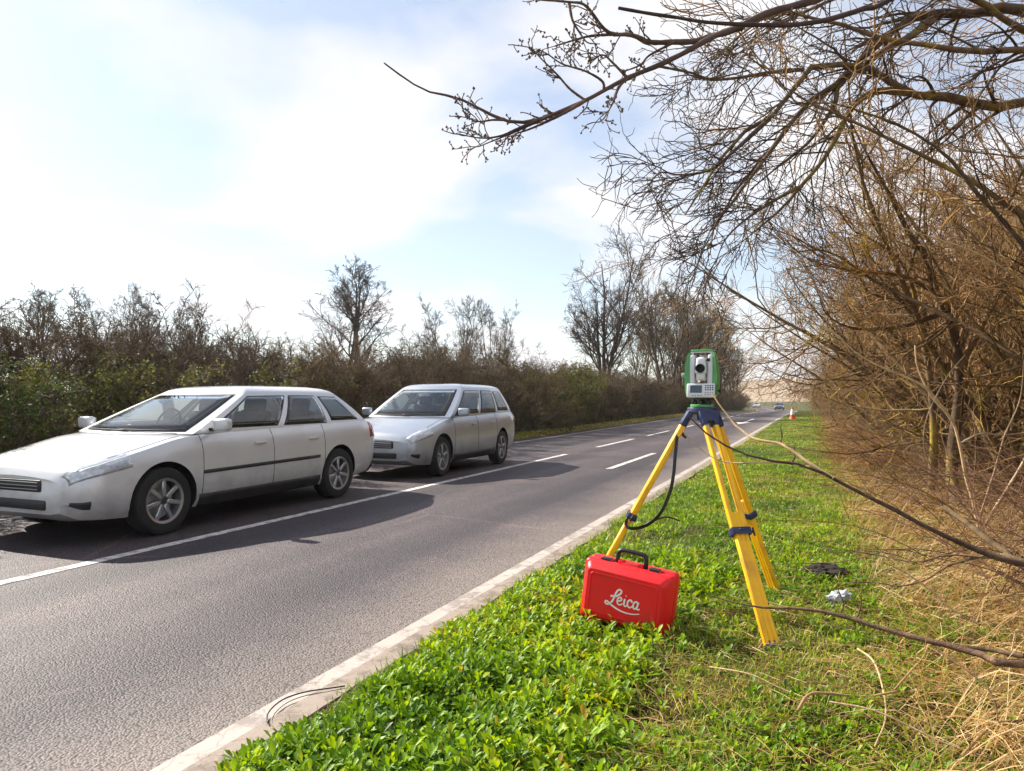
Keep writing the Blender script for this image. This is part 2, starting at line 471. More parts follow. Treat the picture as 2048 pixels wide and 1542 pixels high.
MAT = {
    'road': road_material(),
    'line': worn_paint('road_paint', (0.62, 0.59, 0.56), (0.22, 0.20, 0.20), 0.54, 10),
    'edge': worn_paint('edge_paint', (0.46, 0.405, 0.365), (0.27, 0.23, 0.205), 0.54, 5),
    'haunch': worn_paint('edge_concrete', (0.30, 0.24, 0.195), (0.18, 0.14, 0.11), 0.52, 7),
    'ground': ground_material(),
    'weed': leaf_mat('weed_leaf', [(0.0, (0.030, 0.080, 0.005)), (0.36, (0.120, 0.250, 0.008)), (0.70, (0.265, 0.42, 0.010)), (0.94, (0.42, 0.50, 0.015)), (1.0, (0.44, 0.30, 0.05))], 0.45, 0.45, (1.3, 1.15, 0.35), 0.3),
    'grass': leaf_mat('grass_blade', [(0.0, (0.075, 0.165, 0.010)), (0.4, (0.22, 0.34, 0.016)), (0.7, (0.42, 0.44, 0.030)), (1.0, (0.54, 0.40, 0.14))], 0.5, 0.38, (1.1, 1.1, 0.5)),
    'straw': leaf_mat('dry_straw', [(0.0, (0.20, 0.10, 0.04)), (0.35, (0.46, 0.28, 0.115)), (0.7, (0.66, 0.46, 0.21)), (1.0, (0.76, 0.62, 0.36))], 0.55, 0.28, (1.1, 0.95, 0.7)),
    'deadtwig': bark_mat('dead_twig', (0.20, 0.125, 0.07), (0.36, 0.25, 0.15), None, bump=0.2),
    'ivy': leaf_mat('ivy_leaf', [(0.0, (0.022, 0.040, 0.012)), (0.5, (0.045, 0.080, 0.018)), (0.85, (0.10, 0.135, 0.028)), (1.0, (0.15, 0.11, 0.05))], 0.6, 0.3, (1.1, 1.1, 0.5), 0.15),
    'spray': leaf_mat('light_leaf', [(0.0, (0.06, 0.078, 0.022)), (0.6, (0.135, 0.145, 0.04)), (1.0, (0.25, 0.21, 0.08))], 0.6, 0.35, (1.1, 1.1, 0.5), 0.15),
    'bark_hedge': bark_mat('hedge_bark', (0.075, 0.048, 0.030), (0.22, 0.145, 0.085), (0.36, 0.26, 0.055), 0.58, 4),
    'twig_hedge': bark_mat('hedge_twig', (0.095, 0.050, 0.026), (0.44, 0.265, 0.120), (0.46, 0.33, 0.06), 0.55, 1.6, 0.15),
    'bark_dark': bark_mat('dark_bark', (0.05, 0.04, 0.033), (0.13, 0.10, 0.078), (0.15, 0.13, 0.05), 0.62, 3),
    'twig_dark': bark_mat('dark_twig', (0.065, 0.048, 0.038), (0.14, 0.10, 0.078), None, bump=0.1),
    'twig_brown': bark_mat('brown_twig', (0.080, 0.058, 0.038), (0.19, 0.138, 0.088), (0.15, 0.14, 0.045), 0.56, 0.8, bump=0.1),
    'bark_moss': bark_mat('mossy_bark', (0.085, 0.058, 0.042), (0.21, 0.150, 0.105), (0.24, 0.185, 0.045), 0.54, 7),
    'twig_moss': bark_mat('bough_twig', (0.040, 0.028, 0.022), (0.11, 0.075, 0.052), (0.18, 0.135, 0.05), 0.64, 5.0, 0.15),
    'bark_plum': bark_mat('plum_bark', (0.075, 0.048, 0.050), (0.17, 0.115, 0.105), None, scale=8),
    'bark_pale': bark_mat('pale_bark', (0.36, 0.24, 0.15), (0.58, 0.44, 0.29), (0.20, 0.13, 0.08), 0.60, 14, 0.7),
    'bark_ridged': bark_mat('ridged_bark', (0.06, 0.040, 0.030), (0.22, 0.145, 0.10), (0.34, 0.22, 0.14), 0.60, 16, 1.0),
}

# ------------------------------------------------------------------ ground, road, markings, far hill
def sheet(name, us, ys, zf, mat, parent=None, smooth=True):
    us = np.asarray(us, float); ys = np.asarray(ys, float)
    U, Y = np.meshgrid(us, ys)
    X = U + road_c(Y)
    V = np.stack([X, Y, zf(X, Y)], -1).reshape(-1, 3)
    a, b = len(ys), len(us)
    i = np.arange(a - 1)[:, None] * b + np.arange(b - 1)[None, :]
    F = np.stack([i, i + 1, i + b + 1, i + b], -1).reshape(-1, 4)
    return np_obj(name, V, [F], mat, parent, smooth=smooth)
g_ys = np.concatenate([np.arange(-30, 0, 2), np.arange(0, 16, 0.12), np.arange(16, 60, 0.5), np.arange(60, 260, 4), np.geomspace(262, 2400, 24)])
g_us = np.concatenate([-np.geomspace(1500, 14, 22), np.arange(-13, -9, 0.5), np.arange(-8.8, -8.2, 0.1), np.arange(-8, -2.4, 0.8), np.arange(-2.3, 3.2, 0.1), np.arange(3.5, 12, 0.8), np.geomspace(13, 1500, 22)])
tag(sheet('ground', g_us, g_ys, gz, MAT['ground']), kind='structure')
r_ys = np.concatenate([np.arange(-30, 40, 1.0), np.arange(40, 420, 3)])
road = tag(sheet('road', np.linspace(-8.4, -2.0, 9), r_ys, lambda x, y: road_z(y), MAT['road']), kind='structure')
def marking(u0, u1, y0, y1, mat='line', dz=0.004):
    ys = np.linspace(y0, y1, max(2, int((y1 - y0) / 1.5) + 1))
    return sheet('road_marking', [u0, u1], ys, lambda x, y: road_z(y) + dz, MAT[mat], road)
marking(-2.135, -2.02, -20, 260, 'edge')
marking(-5.31, -5.19, -20, 15.5)
y = 18.0
while y < 62:
    marking(-5.31, -5.19, y, y + 4.0); y += 6.0
marking(-5.33, -5.17, 64, 250)
marking(-8.00, -7.91, -20, 250)
marking(-3.52, -3.40, 12.6, 16.6)
marking(-3.50, -3.36, 38.0, 45.5)
# the barb of the lane arrow
def poly_mark(pts, dz):
    V = [(u + float(road_c(yy)), yy, float(road_z(yy)) + dz) for u, yy in pts]
    return np_obj('road_marking', V, [np.array([[0, 1, 2]])], MAT['line'], road)
poly_mark([(-3.43, 36.0), (-3.05, 39.0), (-3.81, 39.0)], 0.008)
# concrete haunch beside the line: low slab with a broken outer edge
hy = np.concatenate([np.arange(-20, 20, 0.12), np.arange(20, 260, 2.0)])
hn = len(hy)
eo = -1.87 + 0.05 * (vnoise(hy * 0, hy, 2.3, 5) - 0.5) + 0.05 * (vnoise(hy * 0, hy, 7.0, 6) - 0.5)
hz = road_z(hy)
hc = road_c(hy)
rings = np.stack([np.stack([hc - 2.018, hy, hz - 0.03], 1), np.stack([hc - 2.018, hy, hz + 0.014], 1), np.stack([hc + eo, hy, hz + 0.02], 1), np.stack([hc + eo + 0.02, hy, hz - 0.04], 1)], 1)
ii = np.arange(hn - 1)[:, None] * 4 + np.arange(3)[None, :]
tag(np_obj('kerb_strip', rings.reshape(-1, 3), [np.stack([ii, ii + 1, ii + 5, ii + 4], -1).reshape(-1, 4)], MAT['haunch'], smooth=False), kind='structure')

# far wooded hillside closing the view at the end of the road
hill_m = bark_mat('hill_scrub', (0.17, 0.130, 0.09), (0.36, 0.285, 0.20), (0.13, 0.115, 0.07), 0.56, scale=0.16, bump=0.3)
hx = np.linspace(-900, 500, 90); hv = np.linspace(0, 1, 14)
HX, HV = np.meshgrid(hx, hv)
HZ = -3.5 + np.sin(HV * PI / 2) * (14 + 9 * vnoise(HX, HX * 0, 0.006, 3) + 2.0 * vnoise(HX, HV * 60, 0.06, 4))
HV3 = np.stack([HX, 420 + HV * 260 + 0.08 * np.abs(HX), HZ], -1).reshape(-1, 3)
ii = np.arange(13)[:, None] * 90 + np.arange(89)[None, :]
tag(np_obj('hill', HV3, [np.stack([ii, ii + 1, ii + 91, ii + 90], -1).reshape(-1, 4)], hill_m), kind='structure')

# ------------------------------------------------------------------ growing wood
def nrm(v): return v / (np.linalg.norm(v, axis=-1, keepdims=True) + 1e-9)
def grow(rng, start, d0, length, npts, wig, trop, r0, r1):
    """B centre lines from start (B,3) heading d0 (B,3); trop is a (3,) or (B,3) pull per step"""
    B = len(start)
    step = (np.asarray(length) / (npts - 1))[:, None]
    P = np.zeros((B, npts, 3)); P[:, 0] = start
    d = nrm(d0)
    trop = np.broadcast_to(np.asarray(trop, float), (B, 3))
    for i in range(1, npts):
        d = nrm(d + wig * rng.standard_normal((B, 3)) + trop)
        P[:, i] = P[:, i - 1] + d * step
    t = np.linspace(0, 1, npts)[None]
    Rr = np.asarray(r0)[:, None] * (1 - t) + np.broadcast_to(np.asarray(r1), (B,))[:, None] * t
    return P, Rr
def kids(rng, P, Rr, n_per, tr, ang, lenr, npts, wig, trop, rr, rmin, away=None, falloff=0.55, labs=None):
    """child branches on parents P (B,n,3)"""
    B, n, _ = P.shape
    Lp = np.linalg.norm(np.diff(P, axis=1), axis=2).sum(1)
    idx = np.repeat(np.arange(B), n_per); K = len(idx)
    t = rng.uniform(tr[0], tr[1], K)
    f = np.clip(t * (n - 1), 0, n - 1.001); i = f.astype(int); w = (f - i)[:, None]
    pos = P[idx, i] * (1 - w) + P[idx, i + 1] * w
    tan = nrm(P[idx, i + 1] - P[idx, i])
    rad = Rr[idx, i] * (1 - w[:, 0]) + Rr[idx, i + 1] * w[:, 0]
    v = rng.standard_normal((K, 3))
    if away is not None: v = v + np.asarray(away)
    v = nrm(v - (v * tan).sum(1, keepdims=True) * tan)
    a = rng.uniform(ang[0], ang[1], K)[:, None]
    d = np.cos(a) * tan + np.sin(a) * v
    L = Lp[idx] * rng.uniform(lenr[0], lenr[1], K) * (1 - falloff * t)
    if labs is not None: L = rng.uniform(labs[0], labs[1], K) * (1 - falloff * t)
    r0 = np.maximum(rad * rr, rmin * 1.3)
    return grow(rng, pos, d, L, npts, wig, trop, r0, np.full(K, rmin))

def make_plant(seed, levels, thick_mat, twig_mat, thick_levels=2, stems=None, sides=(7, 5, 4, 3, 3), leaves=None):
    """levels: list of dicts; returns (trunk mesh, crown mesh) built once and shared by copies"""
    rng = np.random.default_rng(seed)
    s = stems
    n0 = s['n']
    az = rng.uniform(0, 2 * PI, n0)
    tilt = rng.uniform(s['tilt'][0], s['tilt'][1], n0)
    d = np.stack([np.sin(tilt) * np.cos(az), np.sin(tilt) * np.sin(az), np.cos(tilt)], 1) + np.asarray(s.get('lean', (0, 0, 0)))
    base = np.stack([np.cos(az) * s['spread'], np.sin(az) * s['spread'], np.full(n0, -0.12)], 1) * rng.uniform(0.2, 1, n0)[:, None] * [1, 1, 0] + [0, 0, -0.12]
    L = s['h'] * rng.uniform(0.72, 1.0, n0) / np.maximum(np.cos(tilt), 0.5)
    P, Rr = grow(rng, base, d, L, s.get('pts', 12), s['wig'], s.get('trop', (0, 0, 0.02)), s['r'] * rng.uniform(0.65, 1.0, n0), s['r'] * 0.12)
    Rr[:, 0] *= 1.35
    a, b = Acc(), Acc()
    V, Q = tubes(P, Rr, sides[0]); a.add(V, Q)
    cur = [(P, Rr)]
    last = None
    for k, lv in enumerate(levels):
        nxt = [kids(rng, p, r, **lv) for p, r in cur]
        tgt = a if k + 1 < thick_levels else b
        for p, r in nxt:
            V, Q = tubes(p, r, sides[min(k + 1, len(sides) - 1)]); tgt.add(V, Q)
        last = nxt
        cur = nxt
    lf = None
    if leaves:
        lf = Acc()
        p = np.concatenate([q for q, _ in last])
        cnt = leaves['n']
        bi = rng.integers(0, len(p), cnt); ti = rng.integers(1, p.shape[1], cnt)
        c = p[bi, ti] + rng.normal(0, leaves.get('jit', 0.03), (cnt, 3))
        if 'zmin' in leaves: c = c[c[:, 2] > leaves['zmin']]
        cnt = len(c)
        nv = nrm(rng.standard_normal((cnt, 3)) + [0, 0, 0.5])
        tv = nrm(np.cross(nv, rng.standard_normal((cnt, 3))))
        sv = np.cross(nv, tv)
        sz = leaves['s'] * rng.uniform(0.5, 1.2, cnt)[:, None]
        W = leaves.get('w', 0.34)
        quad = np.stack([c - tv * sz * 0.5, c + sv * sz * W + nv * sz * 0.08, c + tv * sz * 0.5, c - sv * sz * W + nv * sz * 0.08], 1).reshape(-1, 3)
        i = np.arange(cnt)[:, None] * 4
        T = np.concatenate([i + [0, 1, 2], i + [0, 2, 3]])
        lf.add(quad, None, T, np.repeat(np.clip(rng.beta(2, 2.2, cnt) + 0.10 * rng.standard_normal(cnt), 0, 1), 4))
    tm = a.mesh('trunk', thick_mat); cm = b.mesh('crown', twig_mat)
    lm = lf.mesh('leaves', leaves['mat'], False) if lf else None
    return tm, cm, lm
def plant(name, meshes, loc, rz, sc, label, cat, group=None, sz=None):
    o = empty(name, loc, rz)
    o.scale = (sc, sc, sz if sz else sc)
    tag(o, label, cat, group)
    link(bpy.data.objects.new('trunk', meshes[0]), o)
    link(bpy.data.objects.new('crown', meshes[1]), o)
    if meshes[2] is not None:
        lo = link(bpy.data.objects.new('leaves', meshes[2]), o); lo['kind'] = 'stuff'
    return o

def shrub_proto(seed, h, r, tm, wm, dens=(13, 9, 7), leaves=None, lean=(0, 0, 0), rmin=0.0022, n=8, tilt=(0.12, 0.75), trop=(0, 0, 0.03), lenr=(0.30, 0.62), fall=0.5):
    return make_plant(seed, [
        dict(n_per=dens[0], tr=(0.10, 0.97), ang=(0.45, 1.2), lenr=lenr, npts=8, wig=0.16, trop=trop, rr=0.55, rmin=rmin * 1.8, falloff=fall),
        dict(n_per=dens[1], tr=(0.08, 0.98), ang=(0.4, 1.2), lenr=(0.28, 0.60), npts=6, wig=0.20, trop=(0, 0, 0.02), rr=0.6, rmin=rmin * 1.25, falloff=0.4),
        dict(n_per=dens[2], tr=(0.10, 1.0), ang=(0.4, 1.2), lenr=(0.30, 0.65), npts=4, wig=0.24, trop=(0, 0, 0.02), rr=0.7, rmin=rmin, falloff=0.3),
    ], tm, wm, 2, dict(n=n, tilt=tilt, spread=0.35, h=h, wig=0.09, r=r, lean=lean, trop=(0, 0, 0.01)), leaves=leaves)

def tree_proto(seed, h, r, tm, wm, n=1, tilt=(0.0, 0.08), dens=(15, 9, 7, 5), rmin=0.007, spreadang=(0.45, 0.95), lenr0=(0.38, 0.66), t0=0.22, wig=0.05, trop=(0, 0, 0.07), leaves=None):
    return make_plant(seed, [
        dict(n_per=dens[0], tr=(t0, 0.97), ang=spreadang, lenr=lenr0, npts=9, wig=0.11, trop=trop, rr=0.52, rmin=rmin * 2.0, falloff=0.55),
        dict(n_per=dens[1], tr=(0.18, 0.98), ang=(0.4, 1.0), lenr=(0.30, 0.60), npts=6, wig=0.14, trop=(0, 0, 0.05), rr=0.55, rmin=rmin * 1.4, falloff=0.45),
        dict(n_per=dens[2], tr=(0.15, 1.0), ang=(0.4, 1.0), lenr=(0.32, 0.65), npts=5, wig=0.18, trop=(0, 0, 0.04), rr=0.6, rmin=rmin, falloff=0.3),
        dict(n_per=dens[3], tr=(0.15, 1.0), ang=(0.4, 1.0), lenr=(0.35, 0.7), npts=3, wig=0.2, trop=(0, 0, 0.03), rr=0.7, rmin=rmin * 0.8, falloff=0.3),
    ], tm, wm, 2, dict(n=n, tilt=tilt, spread=0.25, h=h, wig=wig, r=r, trop=(0, 0, 0.03), pts=14), leaves=leaves)

ORD = 'first second third fourth fifth sixth seventh eighth ninth tenth eleventh twelfth'.split()
def ordinal(k, text, rest):
    return text % ORD[k] if k < len(ORD) else rest
def uy(u, y):
    x = u + float(road_c(y))
    return (x, y, float(gz(x, y)))

# hedge beside the verge (to the right of the road)
HB, HT = MAT['bark_hedge'], MAT['twig_hedge']
hedge = [shrub_proto(101 + k, 5.2, 0.055, HB, HT, dens=(12, 9, 5), tilt=(0.10, 0.72), rmin=0.0028, trop=(0, 0, 0.06), lenr=(0.22, 0.42), fall=0.15) for k in range(3)]
rg = random.Random(3)
G_HEDGE = 'bare shrubs of the hedge beside the verge'
spots = [(3.2, 5.6, 0.66), (3.5, 7.4, 0.85), (3.0, 8.8, 0.8)]
yy = 10.2
while yy < 60:
    spots.append((2.55 + rg.uniform(-0.3, 0.45), yy, rg.uniform(0.80, 1.02))); yy += rg.uniform(1.25, 1.9) * (1 + yy / 60)
while yy < 150:
    spots.append((2.7 + rg.uniform(-0.3, 0.5), yy, rg.uniform(0.8, 1.0))); yy += rg.uniform(3.2, 4.6)
for k, (u, y, s) in enumerate(spots):
    plant('hedge_shrub', hedge[k % 3], uy(u, y), rg.uniform(0, 6.28), s, ordinal(k, 'bare tangled hedge shrub beside the verge, %s along from the camera', 'distant bare shrub in the front of the verge hedge'), 'shrub', G_HEDGE)
yy = 6.5
k = 0
while yy < 90:
    plant('hedge_shrub', hedge[(k + 1) % 3], uy(4.7 + rg.uniform(-0.5, 0.6), yy), rg.uniform(0, 6.28), rg.uniform(1.0, 1.25), ordinal(k, 'taller bare shrub at the back of the verge hedge, %s along from the camera', 'distant tall bare shrub at the back of the verge hedge'), 'shrub', 'back row of the verge hedge')
    yy += rg.uniform(1.9, 2.8) * (1 + yy / 60); k += 1
# young trees behind that hedge
wood = [tree_proto(131 + k, 8.0, 0.085, MAT['bark_hedge'], MAT['twig_hedge'], n=3, tilt=(0.05, 0.28), dens=(12, 8, 6, 4), rmin=0.0042, t0=0.15) for k in range(2)]
k = 0
yy = 8.0
while yy < 80:
    plant('roadside_tree', wood[k % 2], uy(7.0 + rg.uniform(-0.8, 1.2), yy), rg.uniform(0, 6.28), rg.uniform(0.85, 1.15), ordinal(k, 'slim several-stemmed bare tree behind the verge hedge, %s along from the camera', 'distant slim bare tree behind the verge hedge'), 'tree', 'slim trees behind the verge hedge')
    yy += rg.uniform(2.4, 3.6) * (1 + yy / 50); k += 1

# hedge on the far side of the road
DB, DT = MAT['bark_dark'], MAT['twig_brown']
brown = [shrub_proto(201 + k, 2.7, 0.035, DB, DT, dens=(13, 10, 7), tilt=(0.1, 0.75), rmin=0.0030, n=10) for k in range(3)]
ivy = [shrub_proto(211 + k, 2.5, 0.04, DB, MAT['twig_dark'], dens=(11, 8, 4), tilt=(0.15, 0.8), rmin=0.004, n=8, leaves=dict(n=9000, s=0.06, jit=0.07, mat=MAT['ivy'])) for k in range(2)]
spray = [shrub_proto(221, 2.1, 0.035, DB, MAT['twig_brown'], dens=(11, 8, 4), tilt=(0.2, 0.9), rmin=0.004, n=8, leaves=dict(n=8000, s=0.062, jit=0.06, mat=MAT['spray']))]
NF = {}
def far_shrub(kind, u, y, s, sz=None):
    row = 'front' if u > -11 else 'back'
    k = NF.get((kind, row), 0); NF[(kind, row)] = k + 1
    if kind == 'ivy':
        plant('leafy_shrub', ivy[rg.randrange(2)], uy(u, y), rg.uniform(0, 6.28), s, ordinal(k, 'dark green leafy shrub, %s of its kind in the ' + row + ' of the far hedge', 'distant dark leafy shrub in the ' + row + ' of the far hedge'), 'shrub', 'leafy shrubs of the far hedge', sz)
    elif kind == 'spray':
        plant('leafy_shrub', spray[0], uy(u, y), rg.uniform(0, 6.28), s, ordinal(k, 'light green leafy shrub, %s of its kind in the ' + row + ' of the far hedge', 'distant light green shrub in the far hedge'), 'shrub', 'light green shrubs of the far hedge', sz)
    else:
        plant('far_shrub', brown[rg.randrange(3)], uy(u, y), rg.uniform(0, 6.28), s, ordinal(k, 'leafless brown shrub, %s of its kind in the ' + row + ' of the far hedge', 'distant leafless brown shrub in the ' + row + ' of the far hedge'), 'shrub', 'bare shrubs of the far hedge', sz)
yy = 3.0
while yy < 120:
    if yy < 8.5: kd = rg.choice(['ivy', 'spray', 'brown'])
    elif yy < 13.5: kd = rg.choice(['spray', 'brown', 'brown'])
    elif 24 < yy < 31: kd = 'spray'
    else: kd = 'brown'
    s = rg.uniform(0.70, 0.88) * (1.0 + 0.15 * min(1, yy / 25))
    far_shrub(kd, -10.0 + rg.uniform(-0.3, 0.25), yy, s * (1.25 if kd == 'spray' and yy > 20 else 1.0))
    yy += rg.uniform(1.0, 1.5) * (1 + yy / 70)
yy = 4.0
while yy < 120:
    kd = 'ivy' if (yy < 6 or rg.random() < 0.06) else 'brown'
    far_shrub(kd, -11.9 + rg.uniform(-0.5, 0.4), yy, rg.uniform(0.82, 0.98))
    yy += rg.uniform(0.95, 1.35) * (1 + yy / 70)

# single trees across the road
def tree_at(name, px, top_py, d, meshes, h_proto, label, rz=0.0, width=1.0):
    b = at(px, 795, d); z0 = float(gz(b.x, b.y))
    h = CAMH + (795 - top_py) * d / FPX - z0
    zz = np.empty(len(meshes[1].vertices) * 3, np.float32); meshes[1].vertices.foreach_get('co', zz)
    s = h / float(zz[2::3].max())
    return plant(name, meshes, (b.x, b.y, z0), rz, s * width, label, 'tree', None, s)
t_round = tree_proto(301, 8.0, 0.15, DB, MAT['twig_dark'], n=2, tilt=(0.03, 0.10), dens=(16, 7, 6, 4), rmin=0.0050, t0=0.28, spreadang=(0.45, 0.85), lenr0=(0.36, 0.58), trop=(0, 0, 0.08))
tree_at('bare_tree', 705, 500, 38, t_round, 8.3, 'lone round-crowned bare tree standing above the far hedge', 0.4, 1.25)
t_big = tree_proto(302, 10.5, 0.24, DB, MAT['twig_dark'], n=3, tilt=(0.04, 0.26), dens=(12, 8, 6, 4), rmin=0.0088, t0=0.20, spreadang=(0.5, 1.0), lenr0=(0.40, 0.66), wig=0.08)
tree_at('bare_tree', 1205, 462, 45, t_big, 10.8, 'tallest bare tree across the road with wide forked crown', 1.0)
t_grp = tree_proto(303, 10.0, 0.16, DB, MAT['twig_brown'], n=5, tilt=(0.05, 0.35), dens=(9, 7, 5, 4), rmin=0.0078, t0=0.12, spreadang=(0.4, 0.9), wig=0.07)
tree_at('bare_tree', 1330, 505, 54, t_grp, 10.3, 'many-stemmed bare tree just right of the tallest tree', 2.0)
tree_at('bare_tree', 1392, 545, 66, t_grp, 10.3, 'brown many-stemmed tree rising directly behind the survey instrument', 4.1)
tree_at('bare_tree', 1440, 610, 84, t_grp, 10.3, 'last tree of the far row where the road bends', 0.7)
tree_at('bare_tree', 1285, 560, 60, t_grp, 10.3, 'thin bare tree filling the gap behind the tallest tree', 5.3, 0.8)
tree_at('bare_tree', 1365, 520, 58, t_grp, 10.3, 'dense brown tree rising left of the survey instrument', 3.3)
tree_at('bare_tree', 1425, 575, 74, t_grp, 10.3, 'brown tree showing just right of the survey instrument', 1.4)
tree_at('bare_tree', 1468, 655, 96, t_grp, 10.3, 'farthest small-looking tree where the far hedge ends', 2.7)
t_vase = tree_proto(304, 5.0, 0.06, DB, MAT['twig_dark'], n=5, tilt=(0.1, 0.5), dens=(11, 7, 6, 4), rmin=0.0030, t0=0.2, spreadang=(0.3, 0.65), lenr0=(0.32, 0.58), wig=0.03)
tree_at('small_tree', 925, 583, 30, t_vase, 5.2, 'small upright bare sapling with fanned stems above the far hedge', 0.2)
tree_at('small_tree', 990, 600, 32, t_vase, 5.2, 'thin bare sapling leaning out of the far hedge above a green bush', 2.2, 0.8)
tree_at('small_tree', 105, 562, 40, t_round, 8.3, 'low domed bare tree above the leafy end of the far hedge', 2.4, 1.25)
tree_at('small_tree', 250, 585, 21, t_vase, 5.2, 'scrubby bare small tree behind the leafy shrubs', 1.1)
tree_at('small_tree', 305, 572, 23, t_vase, 5.2, 'spreading bare small tree with twiggy top behind the leafy shrubs', 3.0)

# ------------------------------------------------------------------ overhanging trees that reach in from the right
def pix_path(pts, d0, d1, extra=()):
    n = len(pts)
    out = [at(px, py, d0 + (d1 - d0) * i / (n - 1)) for i, (px, py) in enumerate(pts)]
    return list(extra) + out            # from the trunk outwards
def bough(o, pts, r0, r1, mat, name='branch', n=20, s=7):
    p = spline(pts, n)
    r = np.linspace(r0, r1, n) * (1 + 0.10 * RNG.standard_normal(n).clip(-1, 1))
    V, Q = tubes(p[None], r[None], s)
    np_obj(name, V, [Q], mat, o, rnd=np.zeros(len(V)))
    return p, r
def local(o, pts): return [Vector(p) - o.location for p in pts]

ot_base = at(2380, 795, 7.8); ot_base.z = float(gz(ot_base.x, ot_base.y))
ot = empty('overhanging_tree', ot_base)
tag(ot, 'mossy bare tree whose drooping boughs hang over the verge', 'tree')
fork = at(2330, 120, 7.6) - ot_base
crown_top = at(2300, -300, 7.6) - ot_base
bough(ot, [(0, 0, -0.2), (0.05, 0.1, 1.2), (fork.x * 0.5, fork.y * 0.5, 2.6), fork, crown_top], 0.20, 0.09, MAT['bark_moss'], 'trunk', 14, 10)
F0 = fork + ot_base
B = []
def ob(px, d0, d1, r0, r1, root=True):
    ext = [F0] if root else []
    B.append(bough(ot, local(ot, pix_path(px, d0, d1, ext)), r0, r1, MAT['bark_moss']))
ob([(2048, 19), (1935, 29), (1864, 26), (1812, 42), (1773, 75), (1724, 117), (1676, 165), (1620, 201), (1582, 246), (1536, 308), (1507, 340), (1465, 389), (1440, 440)], 7.4, 6.3, 0.075, 0.008)
ob([(2048, 204), (2000, 214), (1968, 212), (1919, 198), (1870, 191), (1822, 191), (1812, 178), (1779, 165), (1744, 139), (1711, 126), (1659, 133), (1607, 139), (1585, 181), (1539, 237), (1481, 269), (1432, 331), (1400, 383), (1370, 430)], 7.4, 6.2, 0.072, 0.006)
ob([(2048, 100), (1951, 104), (1870, 92), (1805, 84), (1744, 71), (1702, 53), (1659, 45), (1611, 32), (1591, 23), (1540, 30), (1480, 70), (1430, 120)], 6.8, 6.2, 0.050, 0.006)
ob([(1864, 40), (1812, 78), (1773, 97), (1730, 130), (1679, 168), (1672, 201), (1659, 227), (1630, 270), (1600, 300), (1560, 330), (1500, 380)], 7.1, 6.5, 0.040, 0.006, False)
ob([(1815, 184), (1757, 182), (1718, 201), (1692, 233), (1676, 269), (1643, 324), (1601, 373), (1560, 420), (1500, 470)], 7.0, 6.4, 0.040, 0.007, False)
ob([(1607, 139), (1540, 145), (1480, 155), (1420, 160), (1380, 150), (1340, 155)], 6.6, 6.2, 0.022, 0.004, False)
ob([(1539, 237), (1470, 300), (1420, 340), (1360, 350), (1320, 345), (1290, 380)], 6.4, 6.0, 0.022, 0.004, False)
ob([(1582, 246), (1520, 330), (1460, 410), (1430, 450), (1420, 510)], 6.4, 6.2, 0.022, 0.004, False)
ob([(1601, 373), (1550, 400), (1490, 440), (1450, 480), (1430, 530)], 6.4, 6.1, 0.018, 0.004, False)
ob([(2048, 60), (1990, 20), (1900, -20), (1760, -30), (1640, 10), (1540, 60), (1470, 100)], 7.4, 6.4, 0.05, 0.006)
rng = np.random.default_rng(77)
acc = Acc()
P0 = np.stack([p for p, _ in B]); R0 = np.stack([r for _, r in B])
long_b = np.array([4 < np.linalg.norm(np.diff(p, axis=0), axis=1).sum() for p, _ in B])
k1a = kids(rng, P0[long_b], R0[long_b], 20, (0.30, 0.99), (0.35, 0.95), (0.1, 0.2), 10, 0.13, (0.0, 0, -0.05), 0.45, 0.0036, away=(-0.8, -0.1, -0.15), falloff=0.25, labs=(0.5, 1.25))
k1b = kids(rng, P0[~long_b], R0[~long_b], 9, (0.25, 0.99), (0.35, 0.95), (0.1, 0.2), 10, 0.13, (0.0, 0, -0.05), 0.45, 0.0036, away=(-0.8, -0.1, -0.15), falloff=0.25, labs=(0.4, 1.0))
k1 = (np.concatenate([k1a[0], k1b[0]]), np.concatenate([k1a[1], k1b[1]]))
k2 = kids(rng, k1[0], k1[1], 5, (0.12, 0.98), (0.4, 1.0), (0.3, 0.6), 8, 0.19, (-0.02, 0, -0.05), 0.65, 0.0034, falloff=0.3, labs=(0.22, 0.60))
k3 = kids(rng, k2[0], k2[1], 3, (0.15, 1.0), (0.4, 1.0), (0.35, 0.65), 6, 0.24, (0, 0, 0.05), 0.7, 0.0026, falloff=0.3, labs=(0.10, 0.30))
for (p, r), s in ((k1, 5), (k2, 4), (k3, 3)):
    V, Q = tubes(p, r, s); acc.add(V, Q)
acc.obj('crown', MAT['twig_moss'], ot)

# budded branch, much nearer, along the top of the picture
nb_base = cw(3.5, 3.1, 0); nb_base.z = float(gz(nb_base.x, nb_base.y))
nb = empty('budded_tree', nb_base)
tag(nb, 'bare tree just outside the view whose budded branch crosses the sky', 'tree')
nfork = at(2500, -330, 3.15)
bough(nb, local(nb, [nb_base - Vector((0, 0, .2)), nb_base + Vector((0.03, 0.02, 0.9)), (nb_base + nfork) / 2 + Vector((0.05, 0, 0.3)), nfork]), 0.09, 0.045, MAT['bark_plum'], 'trunk', 10, 9)
N = []
def nbr(px, d0, d1, r0, r1, root=True):
    N.append(bough(nb, local(nb, pix_path(px, d0, d1, [nfork, at(2050, -160, 3.15)] if root else [])), r0, r1, MAT['bark_plum'], n=64, s=7))
nbr([(1700, -30), (1630, 0), (1536, 26), (1471, 58), (1427, 73), (1372, 104), (1314, 132), (1255, 156), (1208, 181), (1171, 201), (1116, 225), (1080, 238), (1043, 245), (1006, 240), (970, 223), (915, 196), (856, 183), (816, 161), (768, 126)], 3.2, 2.7, 0.030, 0.0028)
